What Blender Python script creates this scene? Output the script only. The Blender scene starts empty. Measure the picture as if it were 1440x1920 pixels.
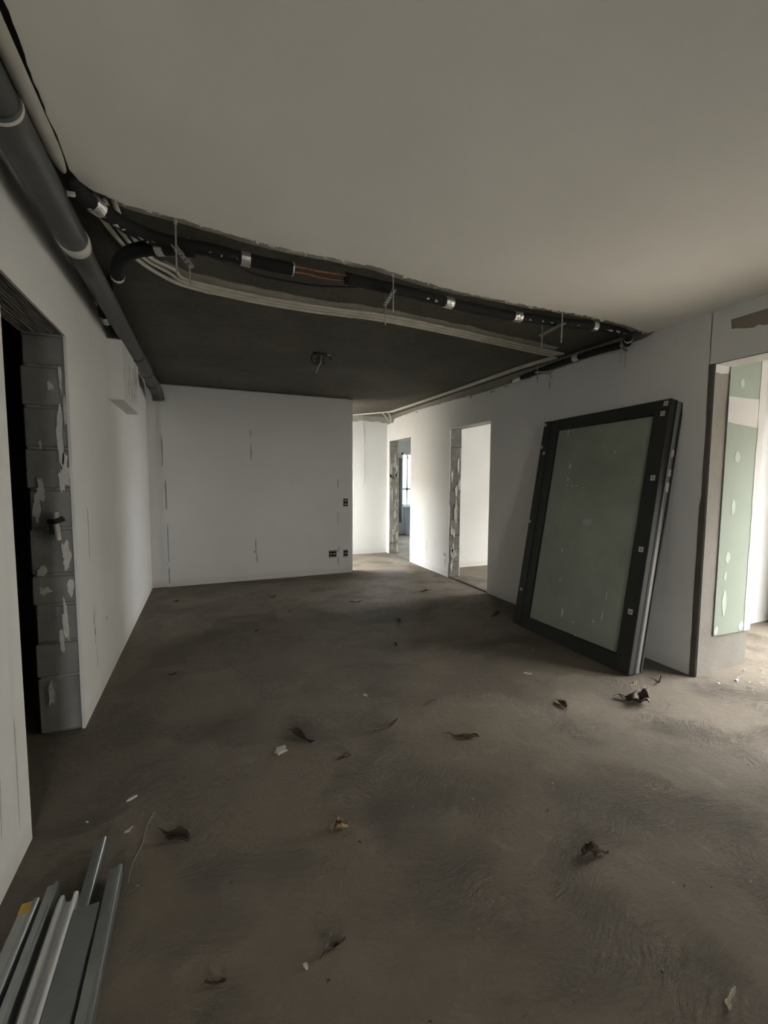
import bpy, bmesh, math, random
from mathutils import Vector, Matrix, noise

random.seed(7)
scene = bpy.context.scene
col = scene.collection

# ------------------------------------------------------------------ camera
cam_data = bpy.data.cameras.new('camera')
cam = bpy.data.objects.new('camera', cam_data)
col.objects.link(cam)
scene.camera = cam
cam_data.sensor_fit = 'HORIZONTAL'
cam_data.sensor_width = 36.0
cam_data.lens = 36.0 * 800 / 1440
cam_data.clip_start = 0.02
yaw, pitch, roll = math.radians(22.7), math.radians(-4.33), math.radians(0.3)
fwd = Vector((math.sin(yaw) * math.cos(pitch), math.cos(yaw) * math.cos(pitch), math.sin(pitch)))
rgt = Vector((math.cos(yaw), -math.sin(yaw), 0))
upv = rgt.cross(fwd)
r2 = rgt * math.cos(roll) + upv * math.sin(roll)
u2 = -rgt * math.sin(roll) + upv * math.cos(roll)
rot = Matrix((r2, u2, -fwd)).transposed()
cam.matrix_world = Matrix.Translation((0, 0, 1.4)) @ rot.to_4x4()

# ------------------------------------------------------------------ world, daylight
world = bpy.data.worlds.new('overcast_sky')
scene.world = world
world.use_nodes = True
wn = world.node_tree.nodes
bg = wn['Background']
wt = wn.new('ShaderNodeTexCoord')
ws = wn.new('ShaderNodeSeparateXYZ')
wm = wn.new('ShaderNodeMapRange')
wr = wn.new('ShaderNodeValToRGB')
world.node_tree.links.new(wt.outputs['Generated'], ws.inputs[0])
world.node_tree.links.new(ws.outputs[2], wm.inputs[0])
wm.inputs[1].default_value, wm.inputs[2].default_value = -1, 1
world.node_tree.links.new(wm.outputs[0], wr.inputs[0])
for e_, (p_, c_) in zip([wr.color_ramp.elements[0], wr.color_ramp.elements[1], wr.color_ramp.elements.new(.5), wr.color_ramp.elements.new(.485)],
                        [(0.0, (.195, .197, .195)), (1.0, (.89, 1.02, 1.13)), (.50, (.297, .342, .379)), (.485, (.205, .21, .208))]):
    e_.position = p_; e_.color = (*c_, 1)
world.node_tree.links.new(wr.outputs[0], bg.inputs[0])      # overcast sky, brighter overhead, dull ground below the horizon
bg.inputs[1].default_value = 17.0

def portal(name, loc, direction, sx, sy):
    """marks a window opening so that the sky light through it is sampled well"""
    l = bpy.data.lights.new(name, 'AREA')
    l.shape = 'RECTANGLE'
    l.size, l.size_y = sx, sy
    l.cycles.is_portal = True
    o = bpy.data.objects.new(name, l)
    o.location = loc
    o.rotation_euler = Vector(direction).to_track_quat('-Z', 'Y').to_euler()
    col.objects.link(o)
    return o

# window openings: (wall, from, to, sill, head)
WIN_A = (-1.0, 1.80, 0.03, 2.4)      # balcony doorway of the right room, in the wall x = 5.25
WIN_B = (6.3, 7.6, 0.4, 2.25)       # window of the room behind the back wall, in the wall x = 1.1
WIN_C = (4.66, 6.2, 0.72, 2.1)       # window seen through the far doorway, in the wall y = 10
WIN_FILL = (-.25, 0.2, 1.0, 2.2)         # unseen opening added behind the viewer for fill light, in the wall y = -3.6
WIN_D = (2.8, 4.7, 0.5, 2.3)         # window of the middle room, in the wall x = 6.6
XA, XB_, YC, XD = 5.25, 1.1, 10.0, 6.6
portal('daylight_portal', (XA + .12, (WIN_A[0] + WIN_A[1]) / 2, (WIN_A[2] + WIN_A[3]) / 2), (-1, 0, 0), WIN_A[1] - WIN_A[0], WIN_A[3] - WIN_A[2])
portal('daylight_portal', (XB_ - .12, (WIN_B[0] + WIN_B[1]) / 2, (WIN_B[2] + WIN_B[3]) / 2), (1, 0, 0), WIN_B[1] - WIN_B[0], WIN_B[3] - WIN_B[2])
portal('daylight_portal', ((WIN_C[0] + WIN_C[1]) / 2, YC + .12, (WIN_C[2] + WIN_C[3]) / 2), (0, -1, 0), WIN_C[1] - WIN_C[0], WIN_C[3] - WIN_C[2])
portal('daylight_portal', (XD + .12, (WIN_D[0] + WIN_D[1]) / 2, (WIN_D[2] + WIN_D[3]) / 2), (-1, 0, 0), WIN_D[1] - WIN_D[0], WIN_D[3] - WIN_D[2])

portal('daylight_portal', ((WIN_FILL[0] + WIN_FILL[1]) / 2, -3.75, (WIN_FILL[2] + WIN_FILL[3]) / 2), (0, 1, 0), WIN_FILL[1] - WIN_FILL[0], WIN_FILL[3] - WIN_FILL[2])

scene.view_settings.view_transform = 'Standard'
scene.view_settings.look = 'None'
scene.view_settings.gamma = 1.0
scene.view_settings.use_curve_mapping = False
scene.view_settings.exposure = 1.98
scene.cycles.use_denoising = True
scene.cycles.max_bounces = 8
scene.cycles.diffuse_bounces = 6
scene.cycles.transparent_max_bounces = 12

# ------------------------------------------------------------------ materials
def new_mat(name):
    m = bpy.data.materials.new(name)
    m.use_nodes = True
    nt = m.node_tree
    return m, nt, nt.nodes['Principled BSDF']

def N(nt, kind, **kw):
    n = nt.nodes.new(kind)
    for k, v in kw.items():
        if k in n.inputs:
            n.inputs[k].default_value = v
        else:
            setattr(n, k, v)
    return n

def ramp(nt, src, stops):
    r = nt.nodes.new('ShaderNodeValToRGB')
    cr = r.color_ramp
    while len(cr.elements) < len(stops):
        cr.elements.new(0.5)
    for e, (p, c) in zip(cr.elements, stops):
        e.position = p
        e.color = (*c, 1) if len(c) == 3 else c
    nt.links.new(src, r.inputs[0])
    return r

def mapping(nt, scale=(1, 1, 1), rotz=0.0):
    tc = nt.nodes.new('ShaderNodeTexCoord')
    mp = nt.nodes.new('ShaderNodeMapping')
    mp.inputs['Scale'].default_value = scale
    mp.inputs['Rotation'].default_value = (0, 0, rotz)
    nt.links.new(tc.outputs['Object'], mp.inputs[0])
    return mp.outputs[0]

def mixc(nt, fac, a, b, mode='MIX'):
    m = nt.nodes.new('ShaderNodeMix')
    m.data_type = 'RGBA'
    m.blend_type = mode
    for sock, v in ((m.inputs[0], fac), (m.inputs[6], a), (m.inputs[7], b)):
        if isinstance(v, (int, float)):
            sock.default_value = v
        elif isinstance(v, tuple):
            sock.default_value = (*v, 1)
        else:
            nt.links.new(v, sock)
    return m.outputs[2]

def noise_tex(nt, vec, scale, detail=4.0, rough=0.55, dist=0.0):
    n = N(nt, 'ShaderNodeTexNoise', Scale=scale, Detail=detail, Roughness=rough, Distortion=dist)
    nt.links.new(vec, n.inputs['Vector'])
    return n.outputs[0]

def bump(nt, bsdf, height, strength, distance, prev=None):
    b = N(nt, 'ShaderNodeBump', Strength=strength, Distance=distance)
    nt.links.new(height, b.inputs['Height'])
    if prev is not None:
        nt.links.new(prev, b.inputs['Normal'])
    nt.links.new(b.outputs[0], bsdf.inputs['Normal'])
    return b.outputs[0]

def simple(name, color, rough=0.6, metal=0.0, var=0.12, scale=14.0, bmp=0.0, bscale=60.0):
    m, nt, b = new_mat(name)
    v = mapping(nt)
    n = noise_tex(nt, v, scale, 5)
    lo = tuple(c * (1 - var) for c in color)
    hi = tuple(min(1, c * (1 + var)) for c in color)
    r = ramp(nt, n, [(0.3, lo), (0.7, hi)])
    nt.links.new(r.outputs[0], b.inputs['Base Color'])
    b.inputs['Roughness'].default_value = rough
    b.inputs['Metallic'].default_value = metal
    if bmp:
        bump(nt, b, noise_tex(nt, v, bscale, 4), bmp, 0.01)
    return m

def plaster(name, color, stain=(0.50, 0.47, 0.42), stain_amt=0.35, low_dirt=True):
    m, nt, b = new_mat(name)
    v = mapping(nt)
    big = noise_tex(nt, v, 0.9, 4, 0.6)
    r = ramp(nt, big, [(0.35, tuple(c * 0.93 for c in color)), (0.65, color)])
    streak_v = mapping(nt, (3.0, 3.0, 0.35))
    st = noise_tex(nt, streak_v, 2.2, 6, 0.65, 0.4)
    sm = ramp(nt, st, [(0.60, (0, 0, 0)), (0.80, (stain_amt,) * 3)])
    c = mixc(nt, sm.outputs[0], r.outputs[0], stain)
    if low_dirt:                       # mortar splashes along the foot of the wall
        sep = nt.nodes.new('ShaderNodeSeparateXYZ')
        tc = nt.nodes.new('ShaderNodeTexCoord')
        nt.links.new(tc.outputs['Object'], sep.inputs[0])
        nz = noise_tex(nt, v, 4.0, 8, 0.75)
        add = N(nt, 'ShaderNodeMath', operation='MULTIPLY_ADD')
        nt.links.new(nz, add.inputs[0]); add.inputs[1].default_value = -0.11
        nt.links.new(sep.outputs[2], add.inputs[2])
        dm = ramp(nt, add.outputs[0], [(0.0, (0.30,) * 3), (0.05, (0, 0, 0))])
        c = mixc(nt, dm.outputs[0], c, stain)
    nt.links.new(c, b.inputs['Base Color'])
    b.inputs['Roughness'].default_value = 0.85
    h1 = noise_tex(nt, v, 5.0, 3)
    bump(nt, b, h1, 0.12, 0.02)
    return m

def concrete(name, c1, c2, fleck=None, scale=2.5, bmp=0.5, rough=0.9, smear=None, smear_pos=0.62, smear_scale=(7, 7, 3)):
    m, nt, b = new_mat(name)
    v = mapping(nt)
    n1 = noise_tex(nt, v, scale, 8, 0.65)
    r = ramp(nt, n1, [(0.3, c1), (0.7, c2)])
    c = r.outputs[0]
    if fleck:
        n2 = noise_tex(nt, v, scale * 14, 4, 0.7)
        f = ramp(nt, n2, [(0.60, (0, 0, 0)), (0.75, (0.7,) * 3)])
        c = mixc(nt, f.outputs[0], c, fleck)
    if smear:
        n3 = noise_tex(nt, mapping(nt, smear_scale), 1.0, 5, 0.6, 0.8)
        f = ramp(nt, n3, [(smear_pos, (0, 0, 0)), (smear_pos + 0.05, (0.9,) * 3)])
        c = mixc(nt, f.outputs[0], c, smear)
    nt.links.new(c, b.inputs['Base Color'])
    b.inputs['Roughness'].default_value = rough
    n4 = noise_tex(nt, v, scale * 8, 8, 0.7, 0.6)
    bump(nt, b, n4, bmp, 0.03)
    return m

def floor_material():
    m, nt, b = new_mat('cement_screed')
    v = mapping(nt)
    n1 = noise_tex(nt, v, 0.9, 7, 0.62, 0.3)
    r = ramp(nt, n1, [(0.28, (0.112, 0.092, 0.066)), (0.52, (0.160, 0.133, 0.098)), (0.75, (0.202, 0.172, 0.131))])
    n2 = noise_tex(nt, v, 5.5, 8, 0.7, 0.8)
    f = ramp(nt, n2, [(0.56, (0, 0, 0)), (0.74, (0.45,) * 3)])
    c = mixc(nt, f.outputs[0], r.outputs[0], (0.250, 0.222, 0.180))
    n3 = noise_tex(nt, v, 2.1, 6, 0.6, 0.5)
    f3 = ramp(nt, n3, [(0.58, (0, 0, 0)), (0.72, (0.5,) * 3)])
    c = mixc(nt, f3.outputs[0], c, (0.100, 0.085, 0.068))
    n5 = noise_tex(nt, v, 70.0, 3, 0.6)
    f5 = ramp(nt, n5, [(0.70, (0, 0, 0)), (0.78, (0.6,) * 3)])
    c = mixc(nt, f5.outputs[0], c, (0.10, 0.088, 0.075))
    nt.links.new(c, b.inputs['Base Color'])
    b.inputs['Roughness'].default_value = 0.82
    # trowel strokes: long warped ridges, in patches
    def strokes(rotz, sx, sy, sc):
        tc = nt.nodes.new('ShaderNodeTexCoord')
        warp = nt.nodes.new('ShaderNodeTexNoise')
        warp.inputs['Scale'].default_value = 1.8
        warp.inputs['Detail'].default_value = 2
        nt.links.new(tc.outputs['Object'], warp.inputs['Vector'])
        vm = nt.nodes.new('ShaderNodeVectorMath'); vm.operation = 'MULTIPLY_ADD'
        nt.links.new(warp.outputs['Color'], vm.inputs[0])
        vm.inputs[1].default_value = (0.45, 0.45, 0)
        nt.links.new(tc.outputs['Object'], vm.inputs[2])
        mp = nt.nodes.new('ShaderNodeMapping')
        mp.inputs['Scale'].default_value = (sx, sy, 1)
        mp.inputs['Rotation'].default_value = (0, 0, rotz)
        nt.links.new(vm.outputs[0], mp.inputs[0])
        return noise_tex(nt, mp.outputs[0], sc, 5, 0.62, 0.6)
    s1 = strokes(0.9, 1.0, 4.6, 14.0)
    s2 = strokes(-0.6, 1.0, 5.2, 15.0)
    mask = ramp(nt, noise_tex(nt, v, 1.4, 3), [(0.42, (0, 0, 0)), (0.58, (1, 1, 1))])
    hh = mixc(nt, mask.outputs[0], s1, s2)
    amp = ramp(nt, noise_tex(nt, v, 1.9, 3, 0.6, 0.4), [(0.44, (0.03,) * 3), (0.62, (1, 1, 1))])
    sub = N(nt, 'ShaderNodeMath', operation='SUBTRACT')
    nt.links.new(hh, sub.inputs[0]); sub.inputs[1].default_value = 0.5
    mul = N(nt, 'ShaderNodeMath', operation='MULTIPLY')
    nt.links.new(sub.outputs[0], mul.inputs[0]); nt.links.new(amp.outputs[0], mul.inputs[1])
    hm = mul.outputs[0]
    p = bump(nt, b, hm, 1.0, 0.055)
    p = bump(nt, b, noise_tex(nt, v, 17, 6, 0.7, 1.2), 0.6, 0.016, p)
    bump(nt, b, noise_tex(nt, v, 75, 5, 0.7), 0.5, 0.008, p)
    return m

def slab_material():
    m, nt, b = new_mat('rough_slab_concrete')
    v = mapping(nt)
    n1 = noise_tex(nt, v, 1.6, 8, 0.65)
    r = ramp(nt, n1, [(0.3, (0.150, 0.137, 0.108)), (0.7, (0.250, 0.230, 0.188))])
    fl = noise_tex(nt, mapping(nt, (1, 2.4, 1), 0.6), 26, 8, 0.75, 1.6)
    fr_ = ramp(nt, fl, [(0.50, (0, 0, 0)), (0.68, (0.75,) * 3)])
    cc = mixc(nt, fr_.outputs[0], r.outputs[0], (0.36, 0.335, 0.28))
    fl2 = noise_tex(nt, v, 19, 8, 0.75, 1.0)
    fr2 = ramp(nt, fl2, [(0.30, (0.7,) * 3), (0.46, (0, 0, 0))])
    cc = mixc(nt, fr2.outputs[0], cc, (0.085, 0.077, 0.060))
    nt.links.new(cc, b.inputs['Base Color'])
    b.inputs['Roughness'].default_value = 0.95
    n2 = noise_tex(nt, mapping(nt, (1, 2.6, 1), 0.6), 9, 9, 0.75, 2.0)
    p = bump(nt, b, n2, 1.0, 0.12)
    bump(nt, b, noise_tex(nt, v, 45, 6, 0.7), 0.7, 0.03, p)
    return m

def glass_material(name, tint, film, film_amt):
    m, nt, b = new_mat(name)
    b.inputs['Base Color'].default_value = (*film, 1)
    b.inputs['Roughness'].default_value = 0.12
    b.inputs['Specular IOR Level'].default_value = 0.5
    tr = N(nt, 'ShaderNodeBsdfTransparent')
    tr.inputs[0].default_value = (*tint, 1)
    mx = nt.nodes.new('ShaderNodeMixShader')
    v = mapping(nt)
    n = noise_tex(nt, v, 3.0, 6, 0.65)
    r = ramp(nt, n, [(0.3, (film_amt * 0.85,) * 3), (0.75, (min(1, film_amt * 1.12),) * 3)])
    nt.links.new(r.outputs[0], mx.inputs[0])
    nt.links.new(tr.outputs[0], mx.inputs[1])
    nt.links.new(b.outputs[0], mx.inputs[2])
    nt.links.new(mx.outputs[0], nt.nodes['Material Output'].inputs[0])
    return m

def leaf_material(name, a, bcol):
    m, nt, b = new_mat(name)
    v = mapping(nt, (1, 4, 1))
    n = noise_tex(nt, v, 22, 6, 0.6)
    r = ramp(nt, n, [(0.3, a), (0.72, bcol)])
    nt.links.new(r.outputs[0], b.inputs['Base Color'])
    b.inputs['Roughness'].default_value = 0.6
    bump(nt, b, n, 0.4, 0.004)
    return m

M = {}
M['floor'] = floor_material()
M['slab'] = slab_material()
M['white'] = plaster('white_skim_plaster', (0.71, 0.71, 0.69))
M['dimmed_white'] = plaster('dimmed_white_plaster', (0.40, 0.395, 0.38), stain_amt=0.1)  # white wall colour darkened to offset the strong light in the side room
M['ceiling'] = plaster('white_ceiling_paint', (0.91, 0.895, 0.85), stain_amt=0.0, low_dirt=False)
M['drywall'] = plaster('white_drywall', (0.71, 0.705, 0.685), stain_amt=0.15)
M['bare'] = concrete('bare_beam_concrete', (0.24, 0.225, 0.195), (0.33, 0.31, 0.275), bmp=0.3)
M['mortar'] = concrete('grey_mortar', (0.30, 0.285, 0.24), (0.50, 0.475, 0.41), bmp=0.6, scale=6)
M['pale_mortar'] = concrete('pale_mortar', (0.34, 0.325, 0.285), (0.46, 0.44, 0.39), bmp=0.5, scale=6)
M['block'] = concrete('grey_concrete_block', (0.19, 0.19, 0.18), (0.27, 0.268, 0.25), scale=4, bmp=0.25, smear=(0.55, 0.54, 0.51), smear_pos=0.66, smear_scale=(9, 9, 3.5))
M['rough_block'] = concrete('rough_jamb_block', (0.30, 0.28, 0.24), (0.44, 0.42, 0.36), scale=7, bmp=0.9, smear=(0.72, 0.71, 0.67), smear_pos=0.60, smear_scale=(11, 11, 6))
M['dark_block'] = concrete('dark_jamb_block', (0.15, 0.145, 0.13), (0.25, 0.24, 0.215), scale=6, bmp=0.6, smear=(0.5, 0.49, 0.46), smear_pos=0.63, smear_scale=(9, 9, 7))
M['lintel'] = concrete('ribbed_lintel_concrete', (0.17, 0.165, 0.15), (0.27, 0.26, 0.235), scale=6, bmp=0.4)
M['patch'] = concrete('brown_bare_patch', (0.24, 0.205, 0.165), (0.29, 0.25, 0.205), scale=3, bmp=0.15)
M['darkstrip'] = concrete('dark_filler', (0.085, 0.075, 0.062), (0.13, 0.115, 0.095), scale=5, bmp=0.3)
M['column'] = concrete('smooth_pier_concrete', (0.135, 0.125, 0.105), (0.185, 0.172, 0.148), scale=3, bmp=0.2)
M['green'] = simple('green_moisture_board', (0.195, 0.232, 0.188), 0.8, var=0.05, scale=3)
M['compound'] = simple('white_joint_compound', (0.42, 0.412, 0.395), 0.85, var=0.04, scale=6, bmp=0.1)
M['dot'] = simple('pale_filler_dab', (0.33, 0.37, 0.325), 0.85, var=0.05, scale=8)
M['pvc'] = simple('grey_drain_plastic', (0.078, 0.080, 0.075), 0.5, var=0.10, scale=5, bmp=0.05, bscale=8)
M['pvc_ring'] = simple('off_white_seal_ring', (0.62, 0.61, 0.53), 0.6, var=0.05)
M['foam'] = simple('black_pipe_insulation', (0.0045, 0.0045, 0.0045), 0.85, var=0.3, scale=30, bmp=0.25, bscale=40)
M['foil'] = simple('crumpled_foil_tape', (0.72, 0.72, 0.70), 0.32, 1.0, var=0.15, scale=40, bmp=0.8, bscale=55)
M['copper'] = simple('dull_copper', (0.26, 0.13, 0.08), 0.45, 0.8, var=0.3, scale=30)
M['conduit'] = simple('cream_conduit_plastic', (0.56, 0.54, 0.46), 0.55, var=0.16, scale=9)
M['greyconduit'] = simple('dusty_grey_conduit', (0.40, 0.39, 0.34), 0.6, var=0.15, scale=7)
M['steel'] = simple('galvanised_rod', (0.44, 0.43, 0.40), 0.45, 0.7, var=0.15, scale=25)
M['cable'] = simple('black_cable_sheath', (0.012, 0.012, 0.012), 0.5, var=0.2)
M['whitewire'] = simple('pale_wire_sheath', (0.6, 0.58, 0.52), 0.5, var=0.1)
M['splat'] = simple('white_plaster_splash', (0.56, 0.55, 0.51), 0.85, var=0.1, scale=40)
M['boxplastic'] = simple('dark_wall_box_plastic', (0.05, 0.05, 0.047), 0.6, var=0.15)
M['boxdark'] = simple('box_recess_black', (0.008, 0.008, 0.008), 0.8, var=0.1)
M['boxgrey'] = simple('grey_box_lug', (0.42, 0.42, 0.40), 0.6, var=0.1)
M['frame'] = simple('anthracite_aluminium', (0.020, 0.021, 0.019), 0.62, 0.0, var=0.12, scale=6)
M['frameside'] = simple('grey_aluminium_edge', (0.22, 0.225, 0.22), 0.42, 0.3, var=0.08, scale=6)
M['gasket'] = simple('black_rubber_gasket', (0.008, 0.008, 0.008), 0.7, var=0.1)
M['glass'] = glass_material('dusty_green_glass', (0.50, 0.58, 0.50), (0.36, 0.40, 0.33), 0.78)
M['pane'] = glass_material('clear_window_glass', (0.92, 0.96, 0.97), (0.5, 0.55, 0.55), 0.08)
M['sticker'] = simple('pale_paper_sticker', (0.50, 0.49, 0.43), 0.8, var=0.06)
M['stickerink'] = simple('printed_sticker_ink', (0.25, 0.25, 0.23), 0.8, var=0.1)
M['glabel'] = simple('grey_glass_label', (0.30, 0.32, 0.28), 0.7, var=0.05)
M['stud'] = simple('galvanised_profile_steel', (0.36, 0.375, 0.37), 0.36, 0.85, var=0.10, scale=9)
M['stud_dark'] = simple('dull_profile_steel', (0.23, 0.245, 0.245), 0.5, 0.7, var=0.10, scale=9)
M['stud_bright'] = simple('bright_profile_steel', (0.60, 0.60, 0.59), 0.45, 0.5, var=0.08, scale=9)
M['yellow'] = simple('yellow_paint_mark', (0.52, 0.33, 0.04), 0.7, var=0.15, scale=30)
M['winframe'] = simple('white_window_frame', (0.75, 0.77, 0.78), 0.5, var=0.04)
M['bluegrey'] = simple('blue_grey_board', (0.36, 0.40, 0.44), 0.6, var=0.08, scale=4)
M['curtain'] = simple('dark_grey_post', (0.14, 0.15, 0.155), 0.5, var=0.1)
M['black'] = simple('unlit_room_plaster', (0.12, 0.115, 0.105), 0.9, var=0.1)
M['crack'] = simple('dark_crack', (0.30, 0.28, 0.25), 0.95, var=0.2)
M['scuff'] = simple('grey_scuff', (0.46, 0.44, 0.40), 0.95, var=0.2)
M['straw'] = simple('pale_straw', (0.26, 0.245, 0.20), 0.8, var=0.15)
M['leaf_dark'] = leaf_material('dark_brown_dry_leaf', (0.022, 0.013, 0.008), (0.075, 0.045, 0.027))
M['leaf_mid'] = leaf_material('brown_dry_leaf', (0.035, 0.021, 0.012), (0.115, 0.074, 0.045))
M['leaf_pale'] = leaf_material('pale_dry_leaf', (0.30, 0.25, 0.16), (0.62, 0.55, 0.38))
M['leaf_gold'] = leaf_material('golden_dry_leaf', (0.045, 0.027, 0.012), (0.36, 0.26, 0.11))

# ------------------------------------------------------------------ mesh helpers
ORIGIN = {}

class MB:
    def __init__(self):
        self.v, self.f = [], []

    def add(self, verts, faces):
        k = len(self.v)
        self.v += [Vector(p) for p in verts]
        self.f += [tuple(i + k for i in f) for f in faces]
        return self

    def box(self, a, b):
        (x0, y0, z0), (x1, y1, z1) = a, b
        if x0 > x1: x0, x1 = x1, x0
        if y0 > y1: y0, y1 = y1, y0
        if z0 > z1: z0, z1 = z1, z0
        return self.add([(x0, y0, z0), (x1, y0, z0), (x1, y1, z0), (x0, y1, z0), (x0, y0, z1), (x1, y0, z1), (x1, y1, z1), (x0, y1, z1)],
                        [(0, 3, 2, 1), (4, 5, 6, 7), (0, 1, 5, 4), (1, 2, 6, 5), (2, 3, 7, 6), (3, 0, 4, 7)])

    def obox(self, o, u, v, n, a, b):
        """box in the frame (o; u, v, n) between local corners a and b"""
        o, u, v, n = Vector(o), Vector(u), Vector(v), Vector(n)
        t = MB().box(a, b)
        return self.add([o + u * p.x + v * p.y + n * p.z for p in t.v], t.f)

    def tube(self, pts, r, n=10, caps=True, wob=0.0, seed=0):
        pts = [Vector(p) for p in pts]
        k0 = len(self.v)
        prev = None
        rs = r if isinstance(r, (list, tuple)) else [r] * len(pts)
        for i, p in enumerate(pts):
            if i == 0: d = pts[1] - p
            elif i == len(pts) - 1: d = p - pts[i - 1]
            else: d = (pts[i + 1] - pts[i - 1])
            d.normalize()
            if prev is None:
                a = Vector((0, 0, 1)) if abs(d.z) < 0.9 else Vector((1, 0, 0))
                a = (a - d * a.dot(d)).normalized()
            else:
                a = (prev - d * prev.dot(d)).normalized()
            prev = a
            b = d.cross(a)
            for j in range(n):
                t = 2 * math.pi * j / n
                rr = rs[i]
                if wob:
                    rr *= 1 + wob * noise.noise(Vector((i * 0.7 + seed, math.cos(t), math.sin(t))))
                self.v.append(p + (a * math.cos(t) + b * math.sin(t)) * rr)
        for i in range(len(pts) - 1):
            for j in range(n):
                j2 = (j + 1) % n
                self.f.append((k0 + i * n + j, k0 + i * n + j2, k0 + (i + 1) * n + j2, k0 + (i + 1) * n + j))
        if caps:
            self.f.append(tuple(k0 + j for j in reversed(range(n))))
            e = k0 + (len(pts) - 1) * n
            self.f.append(tuple(e + j for j in range(n)))
        return self

    def prism(self, poly, lift, thick):
        """poly: list of (a, b); lift(a, b, t) -> point; extruded by t from 0 to thick"""
        n = len(poly)
        vs = [lift(a, b, 0) for a, b in poly] + [lift(a, b, thick) for a, b in poly]
        fs = [tuple(range(n)), tuple(reversed(range(n, 2 * n)))]
        fs += [(i, i + n, (i + 1) % n + n, (i + 1) % n) for i in range(n)]
        return self.add(vs, fs)

    def build(self, name, mat, parent=None, origin=None, smooth=False, bevel=0.0):
        po = ORIGIN.get(parent.name, Vector()) if parent else Vector()
        o0 = Vector(origin) if origin is not None else po.copy()
        me = bpy.data.meshes.new(name)
        me.from_pydata([tuple(p - o0) for p in self.v], [], self.f)
        bm = bmesh.new(); bm.from_mesh(me)
        bmesh.ops.recalc_face_normals(bm, faces=bm.faces)
        if bevel:
            bmesh.ops.bevel(bm, geom=list(bm.edges), offset=bevel, segments=1, affect='EDGES')
        bm.to_mesh(me); bm.free()
        if smooth:
            for p in me.polygons: p.use_smooth = True
        me.materials.append(M[mat])
        ob = bpy.data.objects.new(name, me)
        col.objects.link(ob)
        if parent: ob.parent = parent
        ob.location = o0 - po
        ORIGIN[ob.name] = o0
        return ob

def empty(name, loc):
    e = bpy.data.objects.new(name, None)
    e.empty_display_size = 0.1
    e.location = loc
    col.objects.link(e)
    ORIGIN[e.name] = Vector(loc)
    return e

def tag(o, label=None, cat=None, group=None, kind=None):
    if label: o['label'] = label
    if cat: o['category'] = cat
    if group: o['group'] = group
    if kind: o['kind'] = kind
    return o

def struct(o, label):
    return tag(o, label, kind='structure')

def catmull(pts, k=6):
    pts = [Vector(p) for p in pts]
    out = []
    P = [pts[0] * 2 - pts[1]] + pts + [pts[-1] * 2 - pts[-2]]
    for i in range(1, len(P) - 2):
        for s in range(k):
            t = s / k
            a, b, c, d = P[i - 1], P[i], P[i + 1], P[i + 2]
            out.append(0.5 * ((2 * b) + (c - a) * t + (2 * a - 5 * b + 4 * c - d) * t * t + (3 * b - a - 3 * c + d) * t ** 3))
    out.append(pts[-1])
    return out

def lerp_table(tab, x):
    if x <= tab[0][0]: return tab[0][1]
    for (a, b), (c, d) in zip(tab, tab[1:]):
        if x <= c: return b + (d - b) * (x - a) / (c - a)
    return tab[-1][1]

def frange(a, b, step):
    n = max(1, int(round(abs(b - a) / step)))
    return [a + (b - a) * i / n for i in range(n + 1)]

def nz(x, seed, amp, freq):
    return amp * (noise.noise(Vector((x * freq, seed, 0.3))) + 0.5 * noise.noise(Vector((x * freq * 3.1, seed, 7.7))))

# ------------------------------------------------------------------ the shell
XL, XR, XR2 = -0.655, 3.20, 3.385
YBK, YEND = 6.10, 7.52
ZC, ZS = 2.545, 2.590
Y_REAR = -3.6
COL_Y = 1.865

floor = struct(MB().box((-3.0, Y_REAR - .2, -0.15), (7.2, 10.6, 0)).build('floor', 'floor'), 'rough grey brown cement screed floor strewn with dry leaves')
slab = struct(MB().box((-3.0, Y_REAR - .2, ZS), (5.50, 2.52, ZS + .15)).box((-3.0, 2.52, ZS), (6.8, YBK + .13, ZS + .15)).box((XB_ - .7, YBK + .13, ZS), (6.8, YC + .2, ZS + .15)).build('ceiling_slab', 'slab'), 'dark rough bare concrete slab above the far half of the room')

# dropped white ceiling with a hacked edge
edge_tab = [(-0.36, 2.123), (-0.272, 2.158), (-0.08, 2.176), (0.181, 2.223), (0.436, 2.242), (0.686, 2.237), (0.864, 2.233), (1.145, 2.28), (1.416, 2.314), (2.028, 2.31), (2.477, 2.285), (2.959, 2.313), (3.2, 2.36)]
ed = []
for y in frange(Y_REAR, 1.86, 0.03):
    base = lerp_table([(-3.6, -.422), (1.46, -.422), (1.70, -.428), (1.86, -.431)], y)
    ed.append((base + nz(y, 3.0, 0.010, 9), y))
for x, y in ((-.435, 1.93), (-.439, 2.004), (-.419, 2.064), (-.392, 2.10)):
    ed.append((x + nz(x, 1.0, .006, 60), y + nz(y, 2.0, .006, 60)))
for x in frange(-0.36, 3.2, 0.012):
    ed.append((x, lerp_table(edge_tab, x) + nz(x, 5.0, 0.012, 14) + random.uniform(-.009, .009) * (1 if noise.noise(Vector((x * 2.3, 4.4, 0))) > -.1 else .25)))
poly = [(3.2, Y_REAR)] + ed
ceil = MB().prism(poly, lambda a, b, t: (a, b, ZC + t), 0.025)
ceiling = struct(ceil.build('ceiling', 'ceiling'), 'smooth white lowered ceiling with a ragged hacked edge')
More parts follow.
